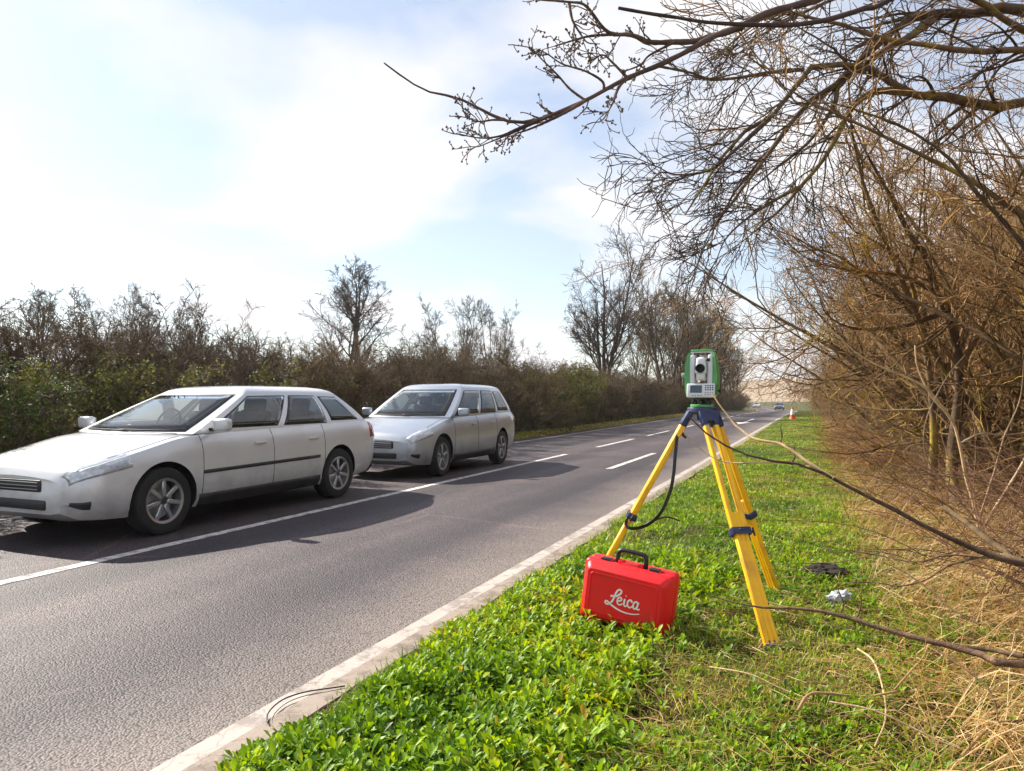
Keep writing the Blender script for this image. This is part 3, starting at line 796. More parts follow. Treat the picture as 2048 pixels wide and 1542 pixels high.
nbr([(1779, 0), (1740, 13), (1692, 29), (1643, 42), (1578, 50), (1491, 49), (1409, 44), (1354, 35), (1299, 27), (1237, 16)], 3.0, 2.8, 0.020, 0.006)
nbr([(1482, 55), (1446, 66), (1391, 82), (1350, 84), (1299, 84), (1263, 70), (1226, 68), (1204, 53), (1171, 11), (1138, 4), (1060, -2)], 3.15, 2.9, 0.016, 0.003, False)
nbr([(1299, 84), (1263, 70), (1190, 71), (1153, 79), (1110, 92)], 3.05, 3.0, 0.0085, 0.003, False)
nbr([(1171, 201), (1140, 178), (1115, 150), (1085, 120), (1058, 92)], 2.95, 2.9, 0.006, 0.002, False)
nbr([(1208, 181), (1204, 162), (1170, 142), (1125, 128), (1095, 108), (1075, 98)], 2.98, 2.9, 0.006, 0.002, False)
nbr([(1255, 156), (1225, 125), (1205, 110), (1178, 124)], 3.0, 2.95, 0.007, 0.002, False)
nbr([(1350, 84), (1300, 110), (1280, 130), (1248, 143)], 3.05, 3.0, 0.006, 0.003, False)
nbr([(1116, 225), (1060, 250), (1020, 268), (985, 282), (956, 294)], 2.9, 2.8, 0.007, 0.002, False)
nbr([(1080, 238), (1040, 255), (1000, 272), (960, 276), (918, 268)], 2.88, 2.8, 0.006, 0.002, False)
nbr([(1006, 240), (985, 240), (955, 243), (930, 232)], 2.8, 2.75, 0.005, 0.002, False)
nbr([(1255, 156), (1238, 175), (1226, 205), (1205, 240), (1186, 245)], 3.0, 2.95, 0.006, 0.002, False)
nbr([(1171, 201), (1130, 225), (1090, 245), (1060, 258), (1030, 268)], 2.93, 2.9, 0.009, 0.003, False)
nbr([(1138, 4), (1145, 40), (1160, 66), (1175, 85), (1200, 88)], 3.0, 2.95, 0.007, 0.002, False)
nbr([(1314, 132), (1380, 145), (1420, 157), (1460, 150), (1500, 140)], 3.1, 3.2, 0.006, 0.003, False)
P0 = np.stack([p for p, _ in N]); R0 = np.stack([r for _, r in N])
k1 = kids(rng, P0, R0, 8, (0.30, 1.0), (0.5, 1.1), (0.06, 0.20), 6, 0.16, (0, 0, 0.01), 0.5, 0.0018, falloff=0.2, labs=(0.05, 0.20))
k2 = kids(rng, k1[0], k1[1], 3, (0.2, 1.0), (0.5, 1.1), (0.18, 0.45), 4, 0.18, (0, 0, 0.01), 0.7, 0.0015, falloff=0.2)
acc = Acc()
for p, r in (k1, k2):
    V, Q = tubes(p, r, 4); acc.add(V, Q)
acc.obj('twigs', MAT['bark_plum'], nb)['kind'] = 'stuff'
# buds: small pointed ovals on the twigs
bp = np.concatenate([k2[0][:, -1], k2[0][::2, 2], k1[0][:, -1], k1[0][::2, 3]])
bd = rng.normal(0, 1, (len(bp), 3)); bd = nrm(bd + [0, 0, 0.3])
octv = np.array([[0, 0, 1.3], [1, 0, 0], [0, 1, 0], [-1, 0, 0], [0, -1, 0], [0, 0, -1]])
bs = rng.uniform(0.0028, 0.0062, len(bp))
acc = Acc()
octf = np.array([[0, 1, 2], [0, 2, 3], [0, 3, 4], [0, 4, 1], [5, 2, 1], [5, 3, 2], [5, 4, 3], [5, 1, 4]])
Vb = (octv[None] * bs[:, None, None] + bp[:, None, :] + (bd * bs[:, None])[:, None, :]).reshape(-1, 3)
acc.add(Vb, None, (octf[None] + (np.arange(len(bp)) * 6)[:, None, None]).reshape(-1, 3))
bo = acc.obj('buds', MAT['twig_dark'], nb); bo['kind'] = 'stuff'

# thorny shrub rooted outside the view on the near right, its branches crossing in front of the tripod
ts_base = cw(3.05, 2.75, 0); ts_base.z = float(gz(ts_base.x, ts_base.y))
ts = empty('thorn_shrub', ts_base)
tag(ts, 'ridged-bark shrub whose long bare branches reach across the verge to the tripod', 'shrub')
TB = []
def tsb(px, d0, d1, r0, r1, mat, root=True, n=26):
    ext = [ts_base + Vector((0, 0, -0.05)), ts_base + Vector((-0.12, 0.03, 0.22))] if root else []
    TB.append((bough(ts, local(ts, pix_path(px, d0, d1, ext)), r0, r1, MAT[mat], n=n, s=7), mat))
tsb([(2048, 1327), (1994, 1315), (1931, 1302), (1867, 1283), (1803, 1268), (1755, 1254), (1698, 1235), (1643, 1222), (1580, 1216), (1500, 1213), (1420, 1190)], 2.5, 3.1, 0.034, 0.0025, 'bark_ridged')
tsb([(2048, 1129), (2004, 1119), (1955, 1100), (1907, 1080), (1861, 1057), (1819, 1038), (1777, 1012), (1719, 986), (1667, 957), (1619, 934), (1582, 926), (1532, 920), (1498, 911), (1466, 899), (1441, 885), (1409, 864), (1380, 835)], 2.9, 3.5, 0.022, 0.003, 'bark_ridged')
tsb([(1667, 957), (1640, 940), (1612, 922), (1594, 908), (1570, 893), (1559, 887), (1528, 882), (1511, 878), (1496, 871), (1485, 861), (1470, 850), (1459, 835), (1440, 811), (1424, 786)], 3.2, 3.7, 0.009, 0.003, 'bark_pale', False)
tsb([(1619, 934), (1560, 925), (1500, 926), (1450, 924), (1410, 905), (1368, 868)], 3.24, 3.5, 0.005, 0.002, 'bark_pale', False)
tsb([(2048, 1129), (1955, 1114), (1894, 1109), (1842, 1124), (1809, 1122), (1761, 1111), (1712, 1103)], 3.0, 3.4, 0.011, 0.003, 'bark_ridged')
tsb([(2048, 1126), (2020, 1109), (1972, 1077), (1933, 1045), (1887, 1015)], 3.0, 3.6, 0.022, 0.014, 'bark_ridged')
tsb([(1900, 1293), (1960, 1297), (2010, 1305), (2048, 1312)], 2.7, 2.55, 0.006, 0.01, 'bark_ridged', False, 12)
for a, b, c in (((1680, 1230), (1686, 1200), (1676, 1170)), ((1712, 1238), (1722, 1205), (1728, 1168)), ((1700, 1236), (1730, 1245), (1790, 1262)), ((1583, 926), (1590, 905), (1592, 885)), ((1560, 887), (1562, 860), (1565, 846))):
    tsb([a, ((a[0] + b[0]) / 2 + 3, (a[1] + b[1]) / 2), b, ((c[0] + b[0]) / 2 - 3, (c[1] + b[1]) / 2), c], 3.0 if a[1] > 1000 else 3.4, 3.0 if a[1] > 1000 else 3.4, 0.004, 0.0015, 'bark_ridged', False, 8)
tsb([(1975, 1110), (1900, 1130), (1850, 1160), (1800, 1172), (1750, 1165), (1690, 1165)], 3.05, 3.4, 0.006, 0.002, 'bark_ridged', False)
tsb([(2048, 1440), (1990, 1385), (1940, 1345), (1890, 1310), (1860, 1285)], 2.3, 2.7, 0.006, 0.003, 'bark_ridged')
tsb([(1960, 1250), (1900, 1215), (1860, 1180), (1810, 1145), (1770, 1125)], 2.9, 3.4, 0.005, 0.002, 'bark_ridged', False)

# dark leaning tree whose trunk shows in the hedge
lt_base = on_ground(1915, 1010, 0.15)
lt = empty('leaning_tree', lt_base); tag(lt, 'dark leaning tree trunk showing among the hedge shrubs', 'tree')
LT = []
def ltb(px, d0, d1, r0, r1, name='branch', root=False):
    LT.append(bough(lt, local(lt, pix_path(px, d0, d1, [lt_base + Vector((0, 0, -0.1))] if root else [])), r0, r1, MAT['bark_hedge'], name, 22, 8))
ltb([(1903, 930), (1919, 774), (1906, 651), (1873, 586), (1854, 515), (1818, 466), (1785, 400), (1740, 320), (1700, 240)], 8.2, 7.6, 0.075, 0.008, 'trunk', True)
ltb([(1890, 625), (1831, 645), (1773, 657), (1700, 655), (1655, 630), (1640, 600)], 7.9, 7.4, 0.030, 0.006)
ltb([(1863, 990), (1868, 850), (1852, 700), (1834, 640), (1830, 590), (1800, 520), (1745, 480), (1705, 460), (1670, 410)], 8.6, 7.8, 0.052, 0.006)
ltb([(1834, 640), (1790, 590), (1745, 560), (1690, 520), (1640, 500), (1590, 505)], 8.3, 7.2, 0.028, 0.005)
ltb([(1915, 740), (1970, 640), (2010, 560), (2060, 470)], 8.1, 7.8, 0.040, 0.02)
ltb([(1873, 586), (1800, 550), (1700, 540), (1620, 520), (1570, 480)], 7.9, 7.2, 0.026, 0.004)
P0 = np.stack([p for p, _ in LT]); R0 = np.stack([r for _, r in LT])
k1 = kids(rng, P0, R0, 14, (0.25, 1.0), (0.4, 1.0), (0.2, 0.4), 8, 0.14, (0, 0, 0.02), 0.45, 0.003, labs=(0.5, 1.3), falloff=0.3)
k2 = kids(rng, k1[0], k1[1], 6, (0.15, 1.0), (0.4, 1.0), (0.3, 0.6), 6, 0.18, (0, 0, 0.02), 0.6, 0.0024, falloff=0.3)
k3 = kids(rng, k2[0], k2[1], 4, (0.15, 1.0), (0.4, 1.0), (0.3, 0.6), 4, 0.2, (0, 0, 0.02), 0.6, 0.002, falloff=0.3)
acc = Acc()
for (p, r), sd_ in ((k1, 5), (k2, 4), (k3, 3)):
    V, Q = tubes(p, r, sd_); acc.add(V, Q)
acc.obj('crown', MAT['twig_hedge'], lt)

# paler stems standing farther back in the hedge edge
ps_base = on_ground(1965, 1085, 0.1)
ps = empty('pale_shrub', ps_base)
tag(ps, 'pale straight-stemmed shrub with light bark before the dark hedge trunks', 'shrub')
def psb(px, d0, d1, r0, r1, root=True):
    bough(ps, local(ps, pix_path(px, d0, d1, [ps_base + Vector((0, 0, -0.05))] if root else [])), r0, r1, MAT['bark_pale'], n=24, s=6)
dps = 5.9
psb([(1948, 1010), (1932, 955), (1919, 888), (1903, 839), (1864, 794), (1835, 735), (1830, 690)], dps, dps, 0.017, 0.005)
psb([(1919, 888), (1960, 868), (2000, 870), (2048, 866), (2100, 850)], dps, dps, 0.010, 0.006, False)
psb([(1903, 839), (1854, 778), (1805, 752), (1757, 732), (1724, 713), (1702, 697), (1676, 671), (1646, 654), (1611, 641), (1606, 612), (1620, 570)], dps, dps, 0.012, 0.003, False)
psb([(1960, 1040), (1990, 940), (2010, 870), (2040, 800), (2048, 720)], dps, 5.4, 0.010, 0.004)
psb([(1950, 1040), (1860, 930), (1850, 850), (1890, 760), (1930, 710)], dps, 5.4, 0.008, 0.003)
psb([(2120, 640), (2040, 560), (1960, 510), (1880, 480), (1800, 455), (1740, 440)], 5.6, 5.4, 0.011, 0.004, False)
psb([(1965, 1060), (2060, 900), (2110, 760), (2120, 640)], dps, 5.6, 0.014, 0.011)

# long arching stem that crosses the upper right
ss_base = cw(4.6, 5.6, 0); ss_base.z = float(gz(ss_base.x, ss_base.y))
ss = empty('arching_sapling', ss_base)
tag(ss, 'tall sapling arching leftwards across the upper hedge in one smooth curve', 'tree')
p, r = bough(ss, local(ss, [ss_base + Vector((0, 0, -.1)), at(2130, 720, 5.6)] + [at(px, py, 5.6) for px, py in ((2048, 496), (2010, 448), (1951, 383), (1906, 324), (1854, 282), (1789, 246), (1724, 224), (1676, 208), (1600, 206), (1540, 215))]), 0.034, 0.003, MAT['bark_moss'], 'trunk', 30, 8)
ka = kids(rng, p[None], r[None], 26, (0.35, 1.0), (0.4, 1.0), (0.08, 0.22), 7, 0.15, (0, 0, 0.02), 0.45, 0.0025)
kb = kids(rng, ka[0], ka[1], 6, (0.2, 1), (0.4, 1.0), (0.25, 0.5), 5, 0.2, (0, 0, 0.02), 0.6, 0.002)
acc = Acc()
for q, w in (ka, kb):
    V, Q = tubes(q, w, 4); acc.add(V, Q)
acc.obj('crown', MAT['twig_moss'], ss)

# ------------------------------------------------------------------ survey tripod
MAT.update({
    'yellow': M('tripod_yellow', (0.93, 0.50, 0.002), 0.45, base2=(0.70, 0.34, 0.02), lo=0.48, hi=0.72, vscale=9, bump=0.05, bscale=30, coat=0.1),
    'navy': M('navy_metal', (0.008, 0.018, 0.085), 0.38, var=0.2, vscale=20, coat=0.3),
    'black': M('black_plastic', (0.012, 0.013, 0.016), 0.42, var=0.2, vscale=20),
    'steel': M('dull_steel', (0.10, 0.11, 0.13), 0.4, 0.8, var=0.3, vscale=20),
    'green': M('instrument_green', (0.10, 0.36, 0.11), 0.38, var=0.06, coat=0.2),
    'white': M('instrument_white', (0.70, 0.71, 0.73), 0.38, var=0.05, coat=0.1),
    'grey': M('instrument_grey', (0.32, 0.32, 0.34), 0.45, var=0.1),
    'lens': M('lens_glass', (0.004, 0.004, 0.006), 0.35, var=0.0, spec=0.25),
    'screen': M('display', (0.05, 0.085, 0.11), 0.12, var=0.25, vscale=60, coat=0.6),
    'key': M('key_blue', (0.03, 0.045, 0.17), 0.5, var=0.1),
    'red': M('case_red', (0.78, 0.008, 0.014), 0.42, base2=(0.60, 0.020, 0.018), lo=0.45, hi=0.75, vscale=7, bump=0.06, bscale=160, spec=0.45),
    'logo': M('logo_white', (0.82, 0.80, 0.80), 0.5, var=0.05),
    'orange': M('cone_orange', (0.75, 0.085, 0.010), 0.5, var=0.1),
    'sleeve': M('cone_white', (0.78, 0.76, 0.74), 0.4, var=0.1),
    'rubber': M('tyre_rubber', (0.018, 0.018, 0.019), 0.8, var=0.3, vscale=30),
})
HD = 4.33
head_c = at(1404, 815, HD)
HEADZ = head_c.z
tri = empty('survey_tripod', (head_c.x, head_c.y, float(gz(head_c.x, head_c.y))))
tag(tri, 'yellow wooden survey tripod with dark blue clamps standing on the verge', 'tripod')
T0 = tri.location.copy()
feet = [on_ground(1549, 1312, 0.03), on_ground(1555, 1196, 0.03), on_ground(1166, 1205, 0.03)]
lathe_obj('head', [(0.0, 0), (0.085, 0), (0.088, -0.006), (0.088, -0.028), (0.075, -0.036), (0.03, -0.040), (0.03, -0.075), (0.0, -0.075)], MAT['navy'], tri, 28, loc=Vector((head_c.x, head_c.y, HEADZ)) - T0)
for ft in feet:
    rad = Vector((ft.x - head_c.x, ft.y - head_c.y, 0)).normalized()
    hinge = Vector((head_c.x, head_c.y, HEADZ - 0.03)) + rad * 0.072
    ax = (ft - hinge); LL = ax.length; ax.normalize()
    wv = Vector((-rad.y, rad.x, 0))
    nv = -ax.cross(wv).normalized()
    rot = Matrix((wv, nv, -ax)).transposed()      # local x = width, y = outward face, z = up along the leg
    leg = empty('leg', hinge - T0); leg.parent = tri
    leg.rotation_euler = rot.to_euler()
    # rails
    for s in (-1, 1):
        bm = bmesh.new(); box_bm(bm, (0.028, 0.034, LL * 0.50), (s * 0.034, 0, -LL * 0.25 - 0.055), None, 0.009, 3)
        bm_obj('rail', bm, MAT['yellow'], leg, True, 40)
    bm = bmesh.new(); box_bm(bm, (0.044, 0.022, 0.05), (0, 0, -LL * 0.5 - 0.005), None, 0.004, 2); bm_obj('spacer', bm, MAT['yellow'], leg, True, 40)
    lathe_obj('screw_head', [(0.0, 0.003), (0.006, 0.003), (0.007, 0)], MAT['deadtwig'], leg, 12, 'Y', loc=(0.004, -0.0125, -LL * 0.5 - 0.003), rot=None)
    lathe_obj('screw_head', [(0.0, 0.003), (0.006, 0.003), (0.007, 0)], MAT['deadtwig'], leg, 12, 'Y', loc=(0.004, 0.0125, -LL * 0.5 - 0.003), rot=(PI, 0, 0))
    # sliding lower board with shallow grooves
    bm = bmesh.new()
    zc, hl = -(LL * 0.46 + LL * 0.965) / 2, LL * 0.505
    box_bm(bm, (0.078, 0.026, hl), (0, 0, zc), None, 0.005, 2)
    for s in (-0.026, 0.0, 0.026):
        box_bm(bm, (0.020, 0.032, hl - 0.01), (s, 0, zc), None, 0.003, 1)
    bm_obj('lower_board', bm, MAT['yellow'], leg, True, 40)
    # clamp band and wing screw
    bm = bmesh.new()
    zcl = -LL * 0.54
    for s in (-1, 1):
        box_bm(bm, (0.108, 0.008, 0.040), (0, s * 0.025, zcl), None, 0.003, 2)
        box_bm(bm, (0.010, 0.050, 0.040), (s * 0.050, 0, zcl), None, 0.003, 2)
    box_bm(bm, (0.030, 0.006, 0.012), (0, -0.031, zcl + 0.004), None, 0.002, 1)
    box_bm(bm, (0.030, 0.006, 0.012), (0, 0.031, zcl + 0.004), None, 0.002, 1)
    cl = bm_obj('clamp', bm, MAT['navy'], leg, True, 40)
    bm = bmesh.new()
    box_bm(bm, (0.024, 0.014, 0.016), (0.064, 0, zcl), None, 0.004, 2)
    box_bm(bm, (0.010, 0.012, 0.050), (0.078, 0, zcl), None, 0.004, 2)
    bm_obj('wing_screw', bm, MAT['black'], cl, True, 40)
    # hinge lug at the head, pointed steel shoe at the foot
    bm = bmesh.new()
    box_bm(bm, (0.112, 0.036, 0.075), (0, 0, -0.030), None, 0.008, 2)
    for s in (-1, 1):
        box_bm(bm, (0.034, 0.040, 0.05), (s * 0.036, 0, -0.070), None, 0.008, 2)
    bm_obj('hinge_lug', bm, MAT['navy'], leg, True, 40)
    bm = bmesh.new()
    box_bm(bm, (0.072, 0.030, 0.05), (0, 0, -LL * 0.965), None, 0.003, 1)
    r_ = bmesh.ops.create_cone(bm, cap_ends=True, segments=10, radius1=0.003, radius2=0.018, depth=0.10)
    bmesh.ops.translate(bm, verts=r_['verts'], vec=(0, 0, -LL * 0.965 - 0.07))
    box_bm(bm, (0.06, 0.035, 0.012), (0, 0.02, -LL * 0.965 - 0.03), None, 0.003, 1)
    bm_obj('shoe', bm, MAT['steel'], leg, True, 40)
# carrying strap hanging from the left leg
lf = feet[2]
def on_leg(t): return Vector((head_c.x, head_c.y, HEADZ - 0.03)).lerp(lf, t)
sp = [on_leg(0.13), at(1357, 865, HD - 0.02), at(1351, 905, HD - 0.06), at(1347, 950, HD - 0.09), at(1338, 990, HD - 0.1), at(1318, 1030, HD - 0.1), at(1290, 1052, HD - 0.06), at(1262, 1057, HD - 0.03), at(1251, 1047, HD), at(1262, 1030, HD + 0.02)]
pth = spline([p - T0 for p in sp], 40)
bm = bmesh.new()
prev = None
for i, p in enumerate(pth):
    t = Vector(pth[min(i + 1, 39)] - pth[max(i - 1, 0)]).normalized()
    side = t.cross(Vector((SY * -0.8, CY * 0.8, 0.2))).normalized() * 0.010
    th = t.cross(side).normalized() * 0.0016
    ring = [bm.verts.new(Vector(p) + a * side + b * th) for a, b in ((-1, -1), (1, -1), (1, 1), (-1, 1))]
    if prev:
        for j in range(4): bm.faces.new((prev[j], prev[(j + 1) % 4], ring[(j + 1) % 4], ring[j]))
    prev = ring
bm_obj('strap', bm, MAT['black'], tri, False)
tube_obj('strap_tail', [p - T0 for p in (at(1290, 1052, HD - 0.06), at(1310, 1040, HD - 0.05), at(1335, 1034, HD), at(1360, 1042, HD))], 0.006, 0.005, MAT['black'], tri, 12, 6)

# ------------------------------------------------------------------ total station
ts_yaw = YAW - math.atan((1404 - 1024) / FPX) + R(-9)
st = empty('survey_instrument', (head_c.x, head_c.y, HEADZ + 0.001), ts_yaw)
tag(st, 'green and white surveying instrument with black lens mounted on the tripod', 'survey instrument')
trb = lathe_obj('tribrach', [(0.0, 0), (0.066, 0), (0.070, 0.004), (0.070, 0.014), (0.064, 0.018), (0.0, 0.018)], MAT['green'], st, 28)
for k in range(3):
    a = R(-90 + 60 + 120 * k)
    lathe_obj('foot_screw', [(0.0, 0), (0.016, 0), (0.017, 0.004), (0.017, 0.022), (0.010, 0.026), (0.008, 0.034), (0, 0.034)], MAT['black'], trb, 16, loc=(0.048 * math.cos(a), 0.048 * math.sin(a), 0.018))
lathe_obj('tribrach_plate', [(0.0, 0), (0.060, 0), (0.063, 0.003), (0.063, 0.008), (0.040, 0.012), (0.040, 0.03), (0, 0.03)], MAT['black'], trb, 24, loc=(0, 0, 0.047))
rbox('base_housing', (0.165, 0.115, 0.075), (0, 0.012, 0.100), MAT['white'], st, 0.012, 3)
for s in (-1, 1):
    # white yoke arm and green side cover, tapered to the handle
    rbox('yoke', (0.036, 0.100, 0.200), (s * 0.053, 0.012, 0.220), MAT['white'], st, 0.010, 3, taper=(0.75, 0.8))
    bm = bmesh.new()
    prof = [(0.058, 0.075), (0.092, 0.075), (0.096, 0.10), (0.097, 0.20), (0.092, 0.275), (0.084, 0.318), (0.072, 0.338), (0.060, 0.338)]
    yw = [0.112, 0.112, 0.122, 0.122, 0.108, 0.080, 0.058, 0.054]
    rings = []
    for (x, z), w in zip(prof, yw): rings.append([bm.verts.new((s * x, 0.012 - w / 2, z)), bm.verts.new((s * x, 0.012 + w / 2, z))])
    for i in range(len(rings) - 1): bm.faces.new((rings[i][0], rings[i + 1][0], rings[i + 1][1], rings[i][1]))
    bm.faces.new((rings[-1][0], rings[0][0], rings[0][1], rings[-1][1]))
    bm.faces.new([r[0] for r in rings]); bm.faces.new([r[1] for r in reversed(rings)])
    bmesh.ops.bevel(bm, geom=bm.edges[:] , offset=0.006, segments=2, affect='EDGES')
    cv = bm_obj('side_cover', bm, MAT['green'], st, True, 50)
    for z in (0.128, 0.262):
        lathe_obj('cover_screw', [(0.0, 0.002), (0.004, 0.002), (0.0045, 0)], MAT['black'], cv, 10, 'X', loc=(s * 0.097, -0.030, z), rot=(0, 0, 0 if s > 0 else PI))
hd = rbox('handle', (0.128, 0.030, 0.013), (0, 0.012, 0.346), MAT['green'], st, 0.005, 3)
rbox('handle_grip', (0.104, 0.022, 0.008), (0, 0.012, 0.3385), MAT['white'], hd, 0.003, 2)
for s in (-1, 1):
    rbox('handle_post', (0.014, 0.026, 0.056), (s * 0.058, 0.012, 0.312), MAT['white'], hd, 0.004, 2)
bm = bmesh.new()
box_bm(bm, (0.070, 0.120, 0.104), (0, 0.002, 0.252), None, 0.016, 3, taper=(0.78, 0.8))
box_bm(bm, (0.052, 0.105, 0.050), (0, -0.004, 0.188), None, 0.012, 3)
tel = bm_obj('telescope', bm, MAT['white'], st, True, 40)
lathe_obj('eyepiece', [(0.0, 0.012), (0.012, 0.012), (0.014, 0.020), (0.022, 0.024), (0.027, 0.016), (0.028, 0.0), (0.026, -0.008), (0, -0.008)], MAT['lens'], tel, 28, 'Y', loc=(0, -0.060, 0.236), rot=(PI, 0, 0))
rbox('peep_sight', (0.020, 0.050, 0.012), (0.002, 0.0, 0.310), MAT['grey'], tel, 0.003, 2)
lathe_obj('focus_ring', [(0.0, 0.02), (0.009, 0.02), (0.010, 0.015), (0.010, 0)], MAT['black'], tel, 14, 'X', loc=(0.033, -0.030, 0.288))
lathe_obj('drive_knob', [(0.006, 0), (0.006, 0.008), (0.016, 0.010), (0.017, 0.014), (0.017, 0.024), (0.014, 0.027), (0, 0.027)], MAT['grey'], st, 18, 'X', loc=(-0.095, 0.01, 0.195), rot=(0, 0, PI))
lathe_obj('drive_knob', [(0.005, 0), (0.005, 0.006), (0.012, 0.008), (0.012, 0.018), (0, 0.02)], MAT['black'], st, 18, 'X', loc=(0.095, -0.01, 0.100))
lathe_obj('drive_knob', [(0.004, 0), (0.004, 0.006), (0.008, 0.008), (0.008, 0.016), (0, 0.017)], MAT['black'], st, 14, 'X', loc=(-0.094, -0.015, 0.128), rot=(0, 0, PI))
pn = empty('control_panel', (0.003, -0.058, 0.101)); pn.parent = st
pn.rotation_euler = (R(-10), 0, 0)
rbox('panel_body', (0.166, 0.026, 0.086), (0, 0, 0), MAT['white'], pn, 0.008, 3)
rbox('screen', (0.070, 0.004, 0.046), (-0.027, -0.0125, 0.008), MAT['screen'], pn, 0.001, 1)
kb_mesh = None
for r in range(3):
    for c in range(4):
        k = rbox('key', (0.009, 0.004, 0.008), (0.030 + c * 0.0135, -0.0128, 0.028 - r * 0.0125), MAT['key'], pn, 0.0015, 1)
for c in range(4):
    rbox('key', (0.009, 0.004, 0.005), (-0.047 + c * 0.017, -0.0128, -0.031), MAT['key'], pn, 0.0015, 1)
for c in range(4):
    rbox('key', (0.010, 0.004, 0.006), (0.029 + c * 0.014, -0.0128, -0.014), MAT['grey'], pn, 0.0015, 1)
    rbox('key', (0.010, 0.004, 0.006), (0.029 + c * 0.014, -0.0128, -0.026), MAT['grey'], pn, 0.0015, 1)

# ------------------------------------------------------------------ red instrument case
CW, CH, CT = 0.47, 0.318, 0.18
cs = empty('instrument_case', cw(0.598, 3.802, 0.082))
cs.rotation_mode = 'XYZ'; cs.scale = (1.05, 1.05, 1.05)
cm_ = Matrix.Rotation(YAW - 0.502, 3, 'Z') @ Matrix.Rotation(-0.02, 3, 'X') @ Matrix.Rotation(0.115, 3, 'Y')
cs.rotation_euler = cm_.to_euler()
tag(cs, 'closed red plastic carrying case with white lettering leaning in the weeds', 'case')
rbox('back_shell', (CW, CT * 0.47, CH), (0, CT * 0.265, CH / 2), MAT['red'], cs, 0.030, 5)
fs = rbox('front_shell', (CW - 0.004, CT * 0.30, CH - 0.004), (0, -CT * 0.15, CH / 2), MAT['red'], cs, 0.026, 5)
rbox('seam_rim', (CW - 0.012, 0.016, CH - 0.012), (0, 0.003, CH / 2), MAT['red'], cs, 0.006, 2)
# the front steps in to a smaller raised face
bm = bmesh.new()
w2, h2 = CW / 2, CH / 2
def rr(hw, hh, rad, y, n=6):
    pts = []
    for cx, cz, a0 in ((hw - rad, hh - rad, 0), (-hw + rad, hh - rad, 90), (-hw + rad, -hh + rad, 180), (hw - rad, -hh + rad, 270)):
        for k in range(n + 1):
            a = R(a0 + 90 * k / n); pts.append((cx + rad * math.cos(a), y, cz + rad * math.sin(a) + CH / 2))
    return pts
loops = [rr(w2 - 0.012, h2 - 0.012, 0.03, -CT * 0.255), rr(w2 - 0.018, h2 - 0.018, 0.03, -CT * 0.33), rr(w2 - 0.034, h2 - 0.034, 0.024, -CT * 0.47), rr(w2 - 0.042, h2 - 0.042, 0.02, -CT * 0.5), rr(w2 - 0.056, h2 - 0.056, 0.016, -CT * 0.5), rr(w2 - 0.058, h2 - 0.058, 0.016, -CT * 0.5 - 0.004), rr(w2 - 0.064, h2 - 0.064, 0.014, -CT * 0.5 - 0.004), rr(w2 - 0.066, h2 - 0.066, 0.014, -CT * 0.5), rr(w2 - 0.10, h2 - 0.10, 0.01, -CT * 0.5)]
vl = [[bm.verts.new(p) for p in lp] for lp in loops]
for a, b in zip(vl[:-1], vl[1:]):
    m_ = len(a)
    for j in range(m_): bm.faces.new((a[j], a[(j + 1) % m_], b[(j + 1) % m_], b[j]))
bm.faces.new(vl[-1])
bm_obj('front_face', bm, MAT['red'], cs, True, 28)
# handle: swept rounded bar on two lugs
hp = [(-0.075, 0, CH - 0.012), (-0.075, 0, CH + 0.030), (-0.070, 0, CH + 0.050), (-0.055, 0, CH + 0.060), (0.0, 0, CH + 0.063), (0.055, 0, CH + 0.060), (0.070, 0, CH + 0.050), (0.075, 0, CH + 0.030), (0.075, 0, CH - 0.012)]
tube_obj('handle', [(x, y + 0.0, z) for x, y, z in hp], 0.0115, 0.0115, MAT['black'], cs, 36, 8)
for s in (-1, 1):
    rbox('latch', (0.054, 0.040, 0.024), (s * 0.128, -0.012, CH - 0.003), MAT['black'], cs, 0.004, 2)
    rbox('latch_housing', (0.068, 0.052, 0.012), (s * 0.128, -0.004, CH - 0.002), MAT['red'], cs, 0.003, 2)
    rbox('handle_lug', (0.030, 0.040, 0.022), (s * 0.052, 0.002, CH + 0.001), MAT['red'], cs, 0.004, 2)
    rbox('foot_pad', (0.05, 0.08, 0.012), (s * 0.16, 0.02, -0.002), MAT['red'], cs, 0.003, 2)
rbox('name_strip', (0.085, 0.030, 0.008), (0, -0.010, CH - 0.001), MAT['red'], cs, 0.002, 2)
# lettering: script word with an underline sweep, flat ribbons on the front face
LW = 0.185; LX, LZ = -LW / 2 + 0.004, CH / 2 - 0.062
yf = -CT * 0.5 - 0.0015
strokes = [
    ([(.16, .35), (.20, .37), (.27, .36), (.34, .40), (.42, .47), (.455, .54), (.42, .585), (.35, .56), (.30, .47), (.27, .37), (.23, .25), (.17, .16), (.09, .115), (.02, .14), (.03, .195), (.10, .19), (.17, .14), (.24, .10)], .052, .046),
    ([(.20, .125), (.32, .075), (.48, .03), (.66, .012), (.84, .03), (1.0, .075)], .050, .022),
    ([(.335, .27), (.42, .285), (.475, .325), (.465, .375), (.41, .375), (.365, .32), (.36, .24), (.40, .185), (.46, .19), (.515, .235)], .044, .036),
    ([(.565, .375), (.555, .29), (.555, .215), (.59, .18), (.635, .215)], .052, .034),
    ([(.585, .455), (.600, .462)], .055, .050),
    ([(.765, .325), (.755, .37), (.70, .375), (.655, .32), (.655, .235), (.695, .185), (.75, .195), (.795, .235)], .050, .034),
    ([(.935, .345), (.89, .38), (.835, .345), (.81, .27), (.825, .20), (.87, .185), (.915, .235), (.94, .33), (.95, .375)], .046, .044),
    ([(.945, .36), (.93, .27), (.925, .21), (.955, .18), (1.0, .215)], .050, .030)]
acc = Acc()
